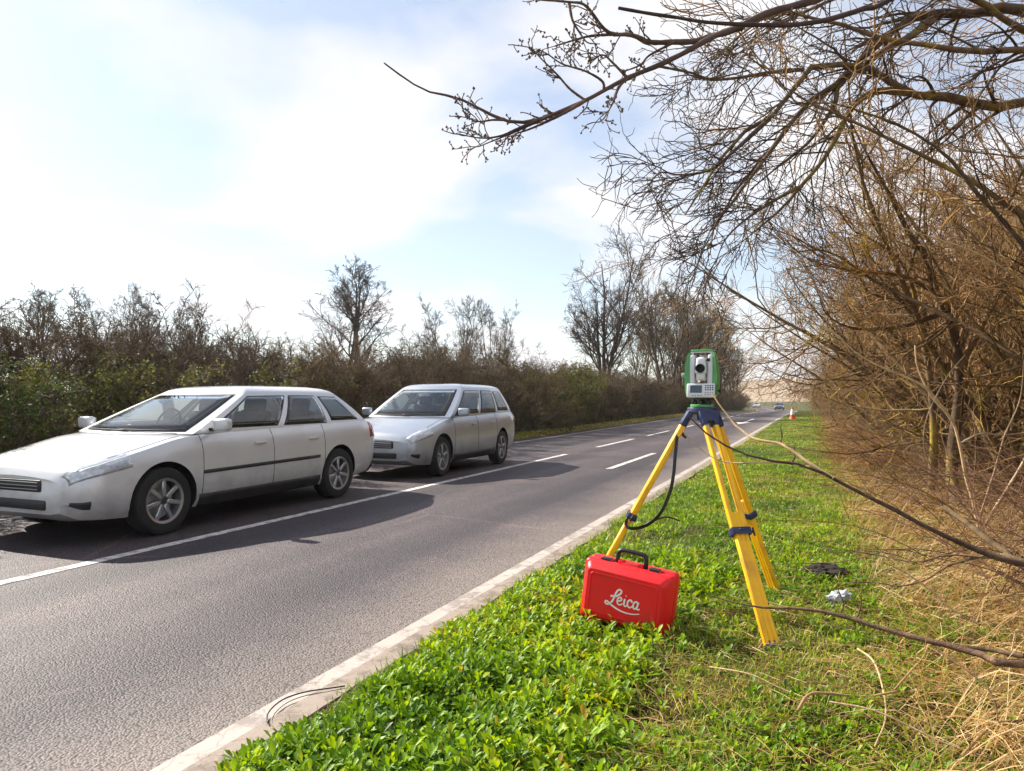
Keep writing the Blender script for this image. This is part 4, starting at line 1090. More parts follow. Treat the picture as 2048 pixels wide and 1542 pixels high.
for pts, wa, wb in strokes:
    p = spline([(x, 0, z) for x, z in pts], 26)
    t = nrm(np.gradient(p, axis=0)); nn = np.stack([-t[:, 2], 0 * t[:, 0], t[:, 0]], 1)
    w = np.linspace(wa, wb, 26)[:, None] * 0.5
    a, b = p + nn * w, p - nn * w
    lay = []
    for q, dy in ((a, 0), (b, 0)):
        lay.append(np.stack([LX + q[:, 0] * LW, np.full(26, yf - 0.0003 * len(acc.V)), LZ + q[:, 2] * LW], 1))
    V = np.concatenate(lay); i = np.arange(25)
    acc.add(V, np.stack([i, i + 1, i + 27, i + 26], 1))
acc.obj('lettering', MAT['logo'], cs, False)

# ------------------------------------------------------------------ cars
def paint_mat(name, c, metal=0.35, rough=0.32):
    m, n, l, p, o = new_mat(name)
    t = noise_node(n, l, 2.0, 4)
    r = ramp_node(n, l, t.outputs['Fac'], [(0.35, tuple(x * 0.92 for x in c)), (0.65, c)])
    # road dust thrown up on the lower panels
    tc = n.new('ShaderNodeTexCoord'); sp_ = n.new('ShaderNodeSeparateXYZ'); l.new(tc.outputs['Object'], sp_.inputs[0])
    dn = noise_node(n, l, 5.0, 6, 0.65, vec=tc.outputs['Object'])
    ma = n.new('ShaderNodeMath'); ma.operation = 'MULTIPLY_ADD'; l.new(dn.outputs['Fac'], ma.inputs[0]); ma.inputs[1].default_value = -0.55; l.new(sp_.outputs['Z'], ma.inputs[2])
    mr = n.new('ShaderNodeMapRange'); l.new(ma.outputs[0], mr.inputs[0]); mr.inputs[1].default_value = 0.32; mr.inputs[2].default_value = -0.05; mr.inputs[3].default_value = 0.0; mr.inputs[4].default_value = 0.60
    dm = n.new('ShaderNodeMix'); dm.data_type = 'RGBA'; l.new(mr.outputs[0], dm.inputs[0]); l.new(r.outputs[0], dm.inputs[6]); dm.inputs[7].default_value = (0.16, 0.13, 0.105, 1)
    l.new(dm.outputs[2], p.inputs['Base Color'])
    rm = n.new('ShaderNodeMapRange'); l.new(mr.outputs[0], rm.inputs[0]); rm.inputs[3].default_value = rough; rm.inputs[4].default_value = 0.85; l.new(rm.outputs[0], p.inputs['Roughness'])
    cm = n.new('ShaderNodeMapRange'); l.new(mr.outputs[0], cm.inputs[0]); cm.inputs[2].default_value = 0.5; cm.inputs[3].default_value = 1.0; cm.inputs[4].default_value = 0.1; l.new(cm.outputs[0], p.inputs['Coat Weight'])
    p.inputs['Metallic'].default_value = metal
    p.inputs['Coat Roughness'].default_value = 0.04
    return m
def car_glass():
    m, n, l, p, o = new_mat('car_glass')
    n.remove(p)
    t = n.new('ShaderNodeBsdfTransparent'); t.inputs[0].default_value = (0.62, 0.68, 0.67, 1)
    g = n.new('ShaderNodeBsdfGlossy'); g.inputs['Roughness'].default_value = 0.0
    ns = noise_node(n, l, 3.0, 2)
    gr = ramp_node(n, l, ns.outputs['Fac'], [(0.3, (0.90, 0.94, 0.96)), (0.7, (1, 1, 1))]); l.new(gr.outputs[0], g.inputs[0])
    f = n.new('ShaderNodeFresnel'); f.inputs[0].default_value = 1.75
    ms = n.new('ShaderNodeMixShader'); l.new(f.outputs[0], ms.inputs[0]); l.new(t.outputs[0], ms.inputs[1]); l.new(g.outputs[0], ms.inputs[2])
    l.new(ms.outputs[0], o.inputs[0])
    return m
MAT.update({
    'silver': paint_mat('silver_paint', (0.66, 0.67, 0.69), 0.25),
    'carwhite': paint_mat('white_paint', (0.42, 0.46, 0.52), 0.5),
    'carblue': paint_mat('dark_blue_paint', (0.010, 0.022, 0.05), 0.0, 0.5),
    'glass': car_glass(),
    'seat': M('seat_cloth', (0.035, 0.035, 0.040), 0.9, var=0.3, vscale=12),
    'trim': M('black_trim', (0.02, 0.02, 0.022), 0.5, var=0.2),
    'rim': M('wheel_alloy', (0.45, 0.46, 0.48), 0.3, 0.8, var=0.1),
    'lamp': M('lamp_glass', (0.60, 0.63, 0.66), 0.06, 0.4, var=0.3, vscale=25, coat=1.0),
    'tail': M('tail_lamp', (0.35, 0.01, 0.01), 0.15, var=0.2, coat=1.0),
    'plate': M('number_plate', (0.75, 0.75, 0.73), 0.4, var=0.03),
})
CL = 4.58
def smooth_tab(tab, xs, w=0.07):
    a = np.array(tab); d = np.linspace(-0.3, CL + 0.3, 1200)
    y = np.interp(d, a[:, 0], a[:, 1]); k = max(1, int(w / (d[1] - d[0])))
    yy = np.convolve(np.pad(y, k, mode='edge'), np.ones(2 * k + 1) / (2 * k + 1), 'valid')
    return np.interp(xs, d, yy)
def sec(xs):
    """half cross-sections of the lower body (n,12,2)"""
    xs = np.atleast_1d(np.asarray(xs, float))
    w = smooth_tab([(0, .66), (.03, .72), (.10, .785), (.25, .845), (.6, .885), (1.2, .905), (3.4, .905), (4.1, .875), (4.4, .83), (4.5, .79), (4.56, .73), (4.58, .70)], xs, 0.02)
    zt = smooth_tab([(0, .60), (.04, .675), (.12, .725), (.35, .79), (1.0, .925), (1.25, .955), (2.5, .975), (4.1, 1.00), (4.42, .985), (4.52, .93), (4.58, .82)], xs, 0.03)
    zb = smooth_tab([(0, .30), (.08, .225), (.4, .195), (1.0, .185), (3.6, .19), (4.3, .26), (4.58, .40)], xs, 0.05)
    crown = smooth_tab([(0, .05), (.4, .055), (1.1, .035), (4.0, .02), (4.58, .03)], xs, 0.05)
    zs = zt - crown
    h = zs - zb
    S = np.stack([np.stack([0 * w, zb], -1), np.stack([.75 * w, zb], -1), np.stack([.93 * w, zb + .02], -1), np.stack([.975 * w, zb + .10], -1), np.stack([.995 * w, zb + .34 * h], -1), np.stack([1.0 * w, zb + .58 * h], -1), np.stack([.992 * w, zb + .76 * h], -1), np.stack([.972 * w, zb + .90 * h], -1), np.stack([.93 * w, zs], -1), np.stack([.72 * w, zs + .55 * crown], -1), np.stack([.36 * w, zt - .12 * crown], -1), np.stack([0 * w, zt], -1)], 1)
    return S
def patch(x0, x1, v0, v1, side, off, nx=14, nv=7):
    """a piece of the lower-body skin lifted off by off metres"""
    xs = np.linspace(x0, x1, nx); S = sec(xs); vs = np.linspace(v0, v1, nv)
    out = np.zeros((nx, nv, 3))
    for j, v in enumerate(vs):
        i = min(int(v), 10); f = v - i
        q = S[:, i] * (1 - f) + S[:, i + 1] * f
        out[:, j] = np.stack([xs, q[:, 0] * side, q[:, 1]], 1)
    return grid_shell(out, off, side)
def grid_shell(G, off, flip=1, ring=False):
    du = np.gradient(G, axis=0); dv = np.gradient(G, axis=1)
    nn = nrm(np.cross(du, dv)) * -flip
    V = np.concatenate([(G + nn * off).reshape(-1, 3), (G - nn * 0.012).reshape(-1, 3)])
    a, b = G.shape[:2]
    i = np.arange(a - 1)[:, None] * b + np.arange(b - 1)[None]
    if ring:
        m_ = np.ones(i.shape, bool); m_[1:-1, 1:-1] = False; i = i[m_]
    F = [np.stack([i, i + 1, i + b + 1, i + b], -1).reshape(-1, 4)]
    N_ = a * b
    edge = []
    for k in range(a - 1): edge += [(k * b, (k + 1) * b), ((k + 1) * b + b - 1, k * b + b - 1)]
    for k in range(b - 1): edge += [(k + 1, k), ((a - 1) * b + k, (a - 1) * b + k + 1)]
    F.append(np.array([(p, q, q + N_, p + N_) for p, q in edge]))
    if flip < 0: F = [f[:, ::-1] for f in F]
    return V, F
GP = {'h': 0.425, 'r': 0.50, 'mould': True, 'spokes': 7}
def ghw(v): return 0.835 - 0.20 * v ** 1.35
def gxf(v): return 1.02 + 0.98 * v
def gxr(v): return 4.44 - GP['r'] * v ** 1.3
def gz_(v): return 0.93 + GP['h'] * v
def g_front(s, v): return np.stack([gxf(v) + 0.20 * s ** 2 * (1 - 0.25 * v), s * ghw(v), gz_(v) + 0 * s], -1)
def g_rear(s, v): return np.stack([gxr(v) - 0.15 * s ** 2, s * (ghw(v) - 0.04), gz_(v) + 0 * s], -1)
def g_side(t, v, sg):
    a = gxf(v) + 0.20 * (1 - 0.25 * v); b = gxr(v) - 0.15
    return np.stack([a + (b - a) * t, sg * (ghw(v) - 0.04 * t + 0.025 * np.sin(PI * t)), gz_(v) + 0.012 * np.sin(PI * t) * v], -1)
def make_car(name, paint, label, detail=True):
    o = empty(name); tag(o, label, 'car')
    xs = np.concatenate([np.linspace(0, 0.3, 9), np.linspace(0.36, 4.2, 44), np.linspace(4.26, CL, 10)])
    S = sec(xs); n = len(xs)
    ring = np.concatenate([S, S[:, ::-1][:, 1:-1] * [-1, 1]], 1)     # full loop
    m = ring.shape[1]
    V = np.concatenate([np.broadcast_to(xs[:, None, None], (n, m, 1)), ring], 2).reshape(-1, 3)
    i = np.arange(n - 1)[:, None] * m; j = np.arange(m)[None]; k = (j + 1) % m
    F = np.stack([i + j, i + m + j, i + m + k, i + k], -1).reshape(-1, 4)
    bm = bmesh.new()
    vs = [bm.verts.new(v) for v in V]
    for f in F: bm.faces.new([vs[q] for q in f])
    bm.faces.new(vs[:m]); bm.faces.new(vs[-m:][::-1])
    bmesh.ops.recalc_face_normals(bm, faces=bm.faces)
    me = bpy.data.meshes.new('body'); bm.to_mesh(me); bm.free()
    me.materials.append(paint); me.materials.append(MAT['trim'])
    body = bpy.data.objects.new('body', me); COL.objects.link(body)
    cut = bmesh.new()
    for x in (0.86, 3.56):
        for s in (-1, 1):
            r_ = bmesh.ops.create_cone(cut, cap_ends=True, segments=40, radius1=0.365, radius2=0.365, depth=0.6)
            bmesh.ops.transform(cut, matrix=Matrix.Translation((x, s * 0.86, 0.325)) @ Matrix.Rotation(PI / 2, 4, 'X'), verts=r_['verts'])
    cme = bpy.data.meshes.new('arch_cut'); cut.to_mesh(cme); cut.free()
    cme.materials.append(MAT['trim'])
    co = bpy.data.objects.new('arch_cut', cme); COL.objects.link(co)
    md = body.modifiers.new('b', 'BOOLEAN'); md.operation = 'DIFFERENCE'; md.object = co; md.solver = 'EXACT'; md.material_mode = 'TRANSFER'
    dg = bpy.context.evaluated_depsgraph_get()
    nm = bpy.data.meshes.new_from_object(body.evaluated_get(dg))
    body.modifiers.clear(); body.data = nm; bpy.data.objects.remove(co)
    nm.polygons.foreach_set('use_smooth', [True] * len(nm.polygons)); nm.set_sharp_from_angle(angle=R(32))
    body.parent = o
    # greenhouse shell
    lv = np.linspace(0, 1, 25)
    rings = []
    for v in lv:
        s = np.linspace(1, -1, 41)
        a = g_front(s, v)[:-1]
        b = g_side(np.linspace(0, 1, 61), v, -1)[:-1]
        c = g_rear(np.linspace(-1, 1, 31), v)[:-1]
        d = g_side(np.linspace(1, 0, 61), v, 1)[:-1]
        rings.append(np.concatenate([a, b, c, d]))
    top = rings[-1]; ctr = np.array([top[:, 0].mean(), 0, 0])
    for q, dz in ((0.94, .030), (0.84, .055), (0.66, .075), (0.42, .086), (0.18, .090), (0.02, .091)):
        r2 = top.copy(); r2[:, :2] = ctr[:2] + (top[:, :2] - ctr[:2]) * q; r2[:, 2] = 0.93 + GP['h'] + dz
        rings.append(r2)
    G = np.stack(rings); a_, m_ = G.shape[:2]
    i = np.arange(a_ - 1)[:, None] * m_; j = np.arange(m_)[None]; k = (j + 1) % m_
    FQ = np.stack([i + j, i + k, i + m_ + k, i + m_ + j], -1)
    vm_ = ((np.arange(a_ - 1) + 0.5) / 24)[:, None]; jj = np.arange(m_)[None] + 0.5
    sF = 1 - 2 * jj / 40; tA = (jj - 40) / 60; sR = -1 + 2 * (jj - 100) / 30; tB = 1 - (jj - 130) / 60
    hole = (jj < 40) & (np.abs(sF) < 0.84) & (vm_ > 0.09) & (vm_ < 0.90)
    for tt, inn in ((tA, (jj > 40) & (jj < 100)), (tB, jj > 130)):
        for t0_, t1_ in ((0.058, 0.372), (0.432, 0.688), (0.748, 0.937)):
            hole |= inn & (tt > t0_) & (tt < t1_) & (vm_ > 0.20) & (vm_ < 0.84)
    hole |= (jj > 100) & (jj < 130) & (np.abs(sR) < 0.82) & (vm_ > 0.21) & (vm_ < 0.87)
    cab = np_obj('cabin', G.reshape(-1, 3), [FQ[~hole].reshape(-1, 4)], paint, o)
    cab.data.set_sharp_from_angle(angle=R(38))
    def pane(nm_, fn, s0, s1, v0, v1, flip):
        for q, (e, mt, of) in enumerate(((0.0, 'trim', 0.003), (1.0, 'glass', 0.006))):
            es = 0.025 * e * (s1 - s0); ev = 0.035 * e
            ss = np.linspace(s0 + es, s1 - es, 14); vv = np.linspace(v0 + ev, v1 - ev, 8)
            if q == 0:
                k_ = 0.055 * (s1 - s0); ss = np.concatenate([[s0], np.linspace(s0 + k_, s1 - k_, 12), [s1]]); vv = np.concatenate([[v0], np.linspace(v0 + 0.075, v1 - 0.075, 6), [v1]])
            Gp = np.stack([fn(ss, v) for v in vv], 1)
            Vp, Fp = grid_shell(Gp, of, flip, q == 0)
            ob_ = np_obj('window_frame' if q == 0 else nm_, Vp, Fp, MAT[mt], o)
    pane('windscreen', g_front, -0.88, 0.88, 0.05, 0.94, 1)
    pane('rear_window', g_rear, -0.86, 0.86, 0.16, 0.92, -1)
    for sg in (-1, 1):
        f = lambda t, v: g_side(t, v, sg)
        pane('side_window', f, 0.045, 0.385, 0.10, 0.90, sg)
        pane('side_window', f, 0.42, 0.70, 0.10, 0.90, sg)
        pane('side_window', f, 0.735, 0.95, 0.16, 0.88, sg)
    def skin(nm_, mt, *a, **kw):
        Vp, Fp = patch(*a, **kw); return np_obj(nm_, Vp, Fp, MAT[mt], o)
    for sg in (-1, 1):
        skin('headlight', 'lamp', 0.03, 0.52, 6.4, 8.5, sg, 0.004)
        skin('tail_light', 'tail', 4.32, 4.55, 5.6, 8.2, sg, 0.004)
        skin('sill_trim', 'trim', 1.26, 3.16, 2.0, 3.3, sg, 0.004, nx=8)
        if GP['mould']: skin('side_moulding', 'trim', 1.30, 3.14, 4.55, 4.75, sg, 0.006, nx=8, nv=3)
        skin('fog_lamp', 'trim', 0.03, 0.16, 3.2, 4.2, sg, 0.004)
        for x in (1.28, 2.30, 3.22):
            S1 = sec([x])[0][2:9]
            pts = [(x + 0.02 * math.sin(q * 0.5), sg * (y_ - 0.0005), z_) for q, (y_, z_) in enumerate(S1)]
            tube_obj('door_seam', pts, 0.0035, 0.0035, MAT['trim'], o, 14, 5)
        for x in (2.10, 3.02):
            y_ = float(sec([x])[0][6][0])
            rbox('door_handle', (0.17, 0.03, 0.026), (x, sg * (y_ + 0.006), 0.80), paint, o, 0.008, 2)
        bm = bmesh.new()
        box_bm(bm, (0.10, 0.20, 0.13), (1.44, sg * 1.00, 1.02), None, 0.035, 3)
        mir = bm_obj('mirror', bm, paint, o, True, 50)
        rbox('mirror_arm', (0.06, 0.14, 0.03), (1.46, sg * 0.88, 0.97), MAT['trim'], mir, 0.008, 2)
        rbox('mirror_glass', (0.01, 0.16, 0.10), (1.492, sg * 1.00, 1.02), MAT['lamp'], mir, 0.003, 1)
    rbox('grille', (0.06, 0.80, 0.11), (0.012, 0, 0.53), MAT['trim'], o, 0.02, 2)
    for z in (0.50, 0.53, 0.56):
        rbox('grille_bar', (0.064, 0.74, 0.008), (0.010, 0, z), MAT['rim'], o, 0.002, 1)
    rbox('intake', (0.06, 0.92, 0.09), (0.014, 0, 0.365), MAT['trim'], o, 0.02, 2)
    # inside: dashboard, wheel, seats; outside: wipers, bonnet seams
    rbox('dashboard', (0.42, 1.30, 0.10), (1.52, 0, 0.955), MAT['seat'], o, 0.04, 3)
    Vw, Qw = tubes(np.array([[(1.98 + 0.06 * math.sin(q * PI / 12) , 0.36 + 0.18 * math.cos(q * PI / 12), 0.99 + 0.17 * math.sin(q * PI / 12)) for q in range(25)]]), np.full((1, 25), 0.014), 6)
    np_obj('steering_wheel', Vw, [Qw], MAT['seat'], o)
    for x in (2.45, 3.30):
        for y_ in (-0.36, 0.36):
            bm = bmesh.new()
            box_bm(bm, (0.16, 0.46, 0.34), (x + 0.06, y_, 0.96), Matrix.Rotation(R(14), 3, 'Y'), 0.05, 3)
            box_bm(bm, (0.10, 0.26, 0.17), (x + 0.13, y_, 1.20), Matrix.Rotation(R(10), 3, 'Y'), 0.04, 3)
            bm_obj('seat', bm, MAT['seat'], o, True, 50)
    for y0_, y1_ in ((-0.10, 0.58), (-0.62, 0.05)):
        wp = [g_front(np.array((y0_ + (y1_ - y0_) * q / 6) / 0.80), 0.05 + 0.02 * q / 6) + np.array([-0.012, 0, 0.014]) for q in range(7)]
        tube_obj('wiper', wp, 0.007, 0.005, MAT['trim'], o, 12, 5)
    for sg in (-1, 1):
        S2 = sec(np.linspace(0.14, 1.12, 12))
        hp_ = [(x, sg * (0.55 * q[8][0] + 0.45 * q[9][0]), 0.55 * q[8][1] + 0.45 * q[9][1]) for x, q in zip(np.linspace(0.14, 1.12, 12), S2)]
        tube_obj('bonnet_seam', hp_, 0.0035, 0.0035, MAT['trim'], o, 24, 5)
    rbox('number_plate', (0.012, 0.52, 0.11), (CL + 0.004, 0, 0.62), MAT['plate'], o, 0.004, 1)
    for x in (0.86, 3.56):
        for sg in (-1, 1):
            w = empty('wheel', (x, sg * 0.78, 0.318)); w.parent = o
            lathe_obj('tyre', [(0.215, -0.10), (0.27, -0.108), (0.305, -0.098), (0.318, -0.07), (0.318, 0.07), (0.305, 0.098), (0.27, 0.108), (0.215, 0.10)], MAT['rubber'], w, 40, 'Y')
            bm = bmesh.new()
            for q in range(GP['spokes']):
                aa = q * 2 * PI / GP['spokes']
                box_bm(bm, (0.045, 0.03, 0.17), (0, 0, 0), None, 0.008, 1)
                bmesh.ops.transform(bm, matrix=Matrix.Rotation(aa, 4, 'Y') @ Matrix.Translation((0, sg * 0.075, 0.125)), verts=bm.verts[-(len(bm.verts) - q * (len(bm.verts) // (q + 1))):])
            bmesh.ops.recalc_face_normals(bm, faces=bm.faces)
            bm_obj('spokes', bm, MAT['rim'], w, True, 40)
            lathe_obj('rim', [(0.190, -0.09), (0.222, -0.10), (0.222, 0.10), (0.214, 0.104), (0.196, 0.09), (0.190, 0.03), (0.0, 0.028)] if sg > 0 else [(0.190, 0.09), (0.222, 0.10), (0.222, -0.10), (0.214, -0.104), (0.196, -0.09), (0.190, -0.03), (0.0, -0.028)], MAT['rim'], w, 32, 'Y', rot=(PI, 0, 0))
            lathe_obj('hub_cap', [(0.0, 0.095), (0.045, 0.09), (0.055, 0.07), (0.055, 0.02)], MAT['rim'], w, 18, 'Y', rot=(PI, 0, 0) if sg > 0 else (0, 0, 0))
    return o
def place_car(o, u, y, rz=PI / 2):
    o.location = (u + float(road_c(y)), y, float(road_z(y)) + 0.003); o.rotation_euler = (0, 0, rz)
carA = make_car('passing_car', MAT['silver'], 'nearer of the two pale cars passing in the far lane')
place_car(carA, -6.55, 4.1)
GP.update(h=0.50, r=0.24, mould=False, spokes=5)
carB = make_car('passing_car', MAT['carwhite'], 'second pale car close behind the first in the far lane')
place_car(carB, -6.50, 9.6)
carB.scale = (0.90, 0.98, 1.03)
GP.update(h=0.425, r=0.50, mould=True, spokes=7)
carC = make_car('distant_car', MAT['carblue'], 'dark blue car far along the near lane')
place_car(carC, -3.7, 162); carC.scale = (1.05, 1.12, 1.12)
carD = copy_tree(carA); carD.name = 'distant_car'
carD['label'] = 'tiny white car beyond the dark blue car at the road bend'
place_car(carD, -6.7, 205)

# ------------------------------------------------------------------ traffic cone
cb = on_ground(1585, 841, -0.02); cb.z = float(gz(cb.x, cb.y))
cone = empty('traffic_cone', cb)
tag(cone, 'orange and white traffic cone at the far end of the verge', 'cone')
rbox('base', (0.44, 0.44, 0.05), (0, 0, 0.025), MAT['orange'], cone, 0.015, 2)
lathe_obj('body', [(0.19, 0.05), (0.17, 0.09), (0.125, 0.28), (0.045, 0.72), (0.035, 0.75), (0.0, 0.75)], MAT['orange'], cone, 24)
lathe_obj('sleeve', [(0.1225, 0.30), (0.1205, 0.306), (0.066, 0.61), (0.060, 0.615)], MAT['sleeve'], cone, 24)

# ------------------------------------------------------------------ litter, soil heap, cable, sticks
lp = on_ground(1680, 1213, 0.06)
rngl = np.random.default_rng(5)
bm = bmesh.new()
bmesh.ops.create_icosphere(bm, subdivisions=3, radius=1.0)
for v in bm.verts:
    q = v.co.copy()
    k = 1 + 0.30 * math.sin(9 * q.x + 4 * q.z) * math.cos(7 * q.y) + 0.16 * math.sin(17 * q.z + 11 * q.x)
    v.co = Vector((q.x * 0.068 * k, q.y * 0.045 * k, max(q.z, -0.35) * 0.032 * k + 0.012))
pl = bm_obj('plastic_bag', bm, M('crumpled_plastic', (0.62, 0.64, 0.68), 0.22, var=0.5, vscale=40, coat=0.5), None, False)
pl.location = (lp.x, lp.y, float(gz(lp.x, lp.y)) + 0.03); pl.rotation_euler = (0.1, -0.15, 0.5)
tag(pl, 'crumpled white plastic bag lying in the dry grass', 'litter')
mp_ = on_ground(1652, 1158, 0.06)
bm = bmesh.new()
bmesh.ops.create_icosphere(bm, subdivisions=4, radius=1.0)
for v in bm.verts:
    q = v.co.copy(); k = 1 + 0.28 * (float(vnoise(q.x * 3 + 5, q.y * 3 + q.z * 4, 1.6, 8)) - .5) + 0.30 * (float(vnoise(q.x * 9 + 5, q.y * 9 + q.z * 9, 1.5, 9)) - .5)
    v.co = Vector((q.x * 0.16 * k, q.y * 0.13 * k, max(q.z, -0.2) * 0.075 * k))
mh = bm_obj('molehill', bm, M('dark_soil', (0.028, 0.018, 0.012), 0.95, var=0.5, vscale=30, bump=0.8, bscale=90), None, False)
mh.location = (mp_.x, mp_.y, float(gz(mp_.x, mp_.y)))
tag(mh, 'dark crumbly molehill at the edge of the dry grass', 'molehill')
cbp = [on_ground(px, py, 0.026) for px, py in ((690, 1372), (655, 1377), (610, 1384), (570, 1397), (545, 1415), (534, 1432), (536, 1446))]
cab = empty('black_cable', cbp[3]); tag(cab, 'loop of thin black cable lying over the kerb strip', 'cable')
tube_obj('cable', [p - cbp[3] for p in cbp], 0.0032, 0.0032, MAT['black'], cab, 24, 7)
tube_obj('cable', [p - cbp[3] + Vector((0.018, 0.010, -0.012)) for p in cbp[1:]], 0.0018, 0.0018, MAT['black'], cab, 20, 6)
def stick(px, r0, r1, label, mat='deadtwig', zs=0.07, lift=0.02):
    pts = []
    for i, (a, b) in enumerate(px):
        p = on_ground(a, b, zs); p.z = float(gz(p.x, p.y)) + lift + 0.02 * math.sin(i * 1.7); pts.append(p)
    o = tube_obj('fallen_stick', [p - pts[0] for p in pts], r0, r1, MAT[mat], None, 22, 6, wob=0.08)
    o.location = pts[0]; tag(o, label, 'stick')
stick([(1596, 1458), (1618, 1440), (1660, 1427), (1723, 1428), (1771, 1436), (1800, 1432)], 0.006, 0.004, 'pale bowed stick arching over the low weeds', lift=0.05)
stick([(1660, 1445), (1755, 1474), (1880, 1510), (1990, 1538)], 0.004, 0.004, 'long straight pale stick lying lowest among the weeds', 'bark_pale', lift=0.05)
stick([(1716, 1330), (1748, 1380), (1768, 1432), (1771, 1475), (1750, 1530)], 0.005, 0.003, 'bent pale stick crossing the bowed stick', 'bark_pale', lift=0.06)
stick([(1785, 1432), (1820, 1400), (1850, 1350), (1862, 1290)], 0.004, 0.003, 'thin stick leaning up towards the ridged branch', lift=0.06)
stick([(1180 + 240, 1360), (1500, 1392), (1560, 1412), (1625, 1432)], 0.003, 0.003, 'thin dry stem lying behind the weeds near the tripod foot', 'bark_pale', lift=0.05)
stick([(1925, 1542), (1975, 1510), (2010, 1490), (2050, 1478)], 0.006, 0.005, 'short pale stick in the bottom corner', lift=0.06)
for k, (px, py, tx, ty, lab) in enumerate(((1305, 1345, 1303, 1230, 'thin dry stalk standing before the front of the red case'), (1350, 1335, 1344, 1245, 'thinner dry stalk beside the corner of the red case'))):
    b = on_ground(px, py, 0.03); b.z = float(gz(b.x, b.y)) - 0.01
    d = (b - Vector((0, 0, CAMH))).length * 0.94
    t = at(tx, ty, (b.x * -SY + b.y * CY) - 0.03)
    o = tube_obj('dry_stalk', [Vector((0, 0, 0)), (t - b) * 0.4 + Vector((0.004, 0, 0)), (t - b) * 0.7 - Vector((0.004, 0, 0)), t - b], 0.0028, 0.0016, MAT['bark_ridged'], None, 12, 5)
    o.location = b; tag(o, lab, 'stalk')

# ------------------------------------------------------------------ ground cover
def scatter(n, y0, y1, u0, u1, power, rng):
    """points on the verge, denser towards the camera"""
    q = rng.uniform(0, 1, n)
    if abs(power - 1) < 1e-6: y = y0 * (y1 / y0) ** q
    else:
        a = 1 - power; y = (y0 ** a + (y1 ** a - y0 ** a) * q) ** (1 / a)
    u = rng.uniform(u0, u1, n)
    return u + road_c(y), y, u
case_c = np.array([cs.location.x, cs.location.y]); ca = YAW - 0.502
def clear_of_case(x, y, pad=0.0):
    dx, dy = x - case_c[0], y - case_c[1]
    lx = dx * math.cos(ca) + dy * math.sin(ca); ly = -dx * math.sin(ca) + dy * math.cos(ca)
    return ~((np.abs(lx) < CW / 2 + pad) & (np.abs(ly) < CT / 2 + pad))
def leaves_mesh(acc, base, az, el, L, W, droop, rnd, full=True):
    K = len(base)
    h = np.stack([np.cos(az), np.sin(az), 0 * az], 1); sd = np.stack([-np.sin(az), np.cos(az), 0 * az], 1)
    st_ = [0, 0.38, 0.74, 1.0] if full else [0, 0.6, 1.0]
    wd_ = [0.10, 0.72, 1.0, 0.0] if full else [0.1, 1.0, 0.0]
    pts = [base]; cur = base
    for a, b in zip(st_[:-1], st_[1:]):
        e = el - droop * (a + b) / 2
        cur = cur + (h * np.cos(e)[:, None] + np.array([0, 0, 1.0]) * np.sin(e)[:, None]) * (L * (b - a))[:, None]
        pts.append(cur)
    nv = np.stack([-np.cos(az) * np.sin(el), -np.sin(az) * np.sin(el), np.cos(el)], 1)
    if full:
        v = [pts[0]]
        for i in (1, 2):
            w = (W * wd_[i] / 2)[:, None]
            v += [pts[i] + sd * w + nv * w * 0.35, pts[i], pts[i] - sd * w + nv * w * 0.35]
        v.append(pts[3])
        T = np.array([[0, 2, 1], [0, 3, 2], [1, 2, 5], [1, 5, 4], [2, 3, 6], [2, 6, 5], [4, 5, 7], [5, 6, 7]])
    else:
        w = (W / 2)[:, None]
        v = [pts[0], pts[1] + sd * w, pts[1] - sd * w, pts[2]]
        T = np.array([[0, 2, 1], [1, 2, 3]])
    V = np.stack(v, 1); m = V.shape[1]
    acc.add(V.reshape(-1, 3), None, (T[None] + (np.arange(K) * m)[:, None, None]).reshape(-1, 3), np.repeat(rnd, m))
rw = np.random.default_rng(21)
def weeds(acc, n, y0, y1, u0, u1, power, nl, Lr, full, hr=(0.015, 0.085), thin=None):
    x, y, u = scatter(n, y0, y1, u0, u1, power, rw)
    keep = clear_of_case(x, y, 0.005)
    edge = 0.05 * np.sin(y * 5.1) + 0.08 * (vnoise(x * 0, y, 3.0, 12) - 0.5)
    keep &= (u > -1.80 + edge)
    if thin is not None: keep &= rw.uniform(0, 1, n) < thin(x, y, u)
    x, y = x[keep], y[keep]; K = len(x)
    mound = vnoise(x, y, 4.5, 13)
    hc = rw.uniform(hr[0], hr[1], K) * (0.45 + 1.1 * mound) * (0.35 + 0.65 * sstep(-1.85, -1.55, u[keep]))
    cr = rw.uniform(-0.22, 0.22, K) + 0.5 * (vnoise(x, y, 1.6, 14) - 0.5)
    idx = np.repeat(np.arange(K), nl); M_ = len(idx)
    f = rw.uniform(0, 1, M_)
    z = gz(x, y)[idx] + hc[idx] * (0.25 + 0.75 * f)
    az = rw.uniform(0, 2 * PI, M_)
    off = rw.uniform(0, 0.018, M_)
    base = np.stack([x[idx] + off * np.cos(az), y[idx] + off * np.sin(az), z], 1)
    el = np.clip(0.25 + 0.85 * f + rw.normal(0, 0.25, M_), -0.15, 1.45)
    L = rw.uniform(Lr[0], Lr[1], M_) * (1.12 - 0.35 * f)
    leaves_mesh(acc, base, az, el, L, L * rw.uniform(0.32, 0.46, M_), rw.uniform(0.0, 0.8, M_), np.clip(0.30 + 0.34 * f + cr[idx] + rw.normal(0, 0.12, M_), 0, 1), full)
acc = Acc()
edge_u = lambda x, y, u: np.clip(1 - sstep(-0.78, -0.45, u + 0.35 * (vnoise(x, y, 1.1, 15) - 0.5)), 0, 1) * np.where(vnoise(x, y, 2.1, 22) < 0.16, 0.25, 1)
weeds(acc, 5600, 1.3, 5.4, -2.0, -0.2, 1.0, 10, (0.022, 0.064), True, (0.015, 0.11), thin=edge_u)
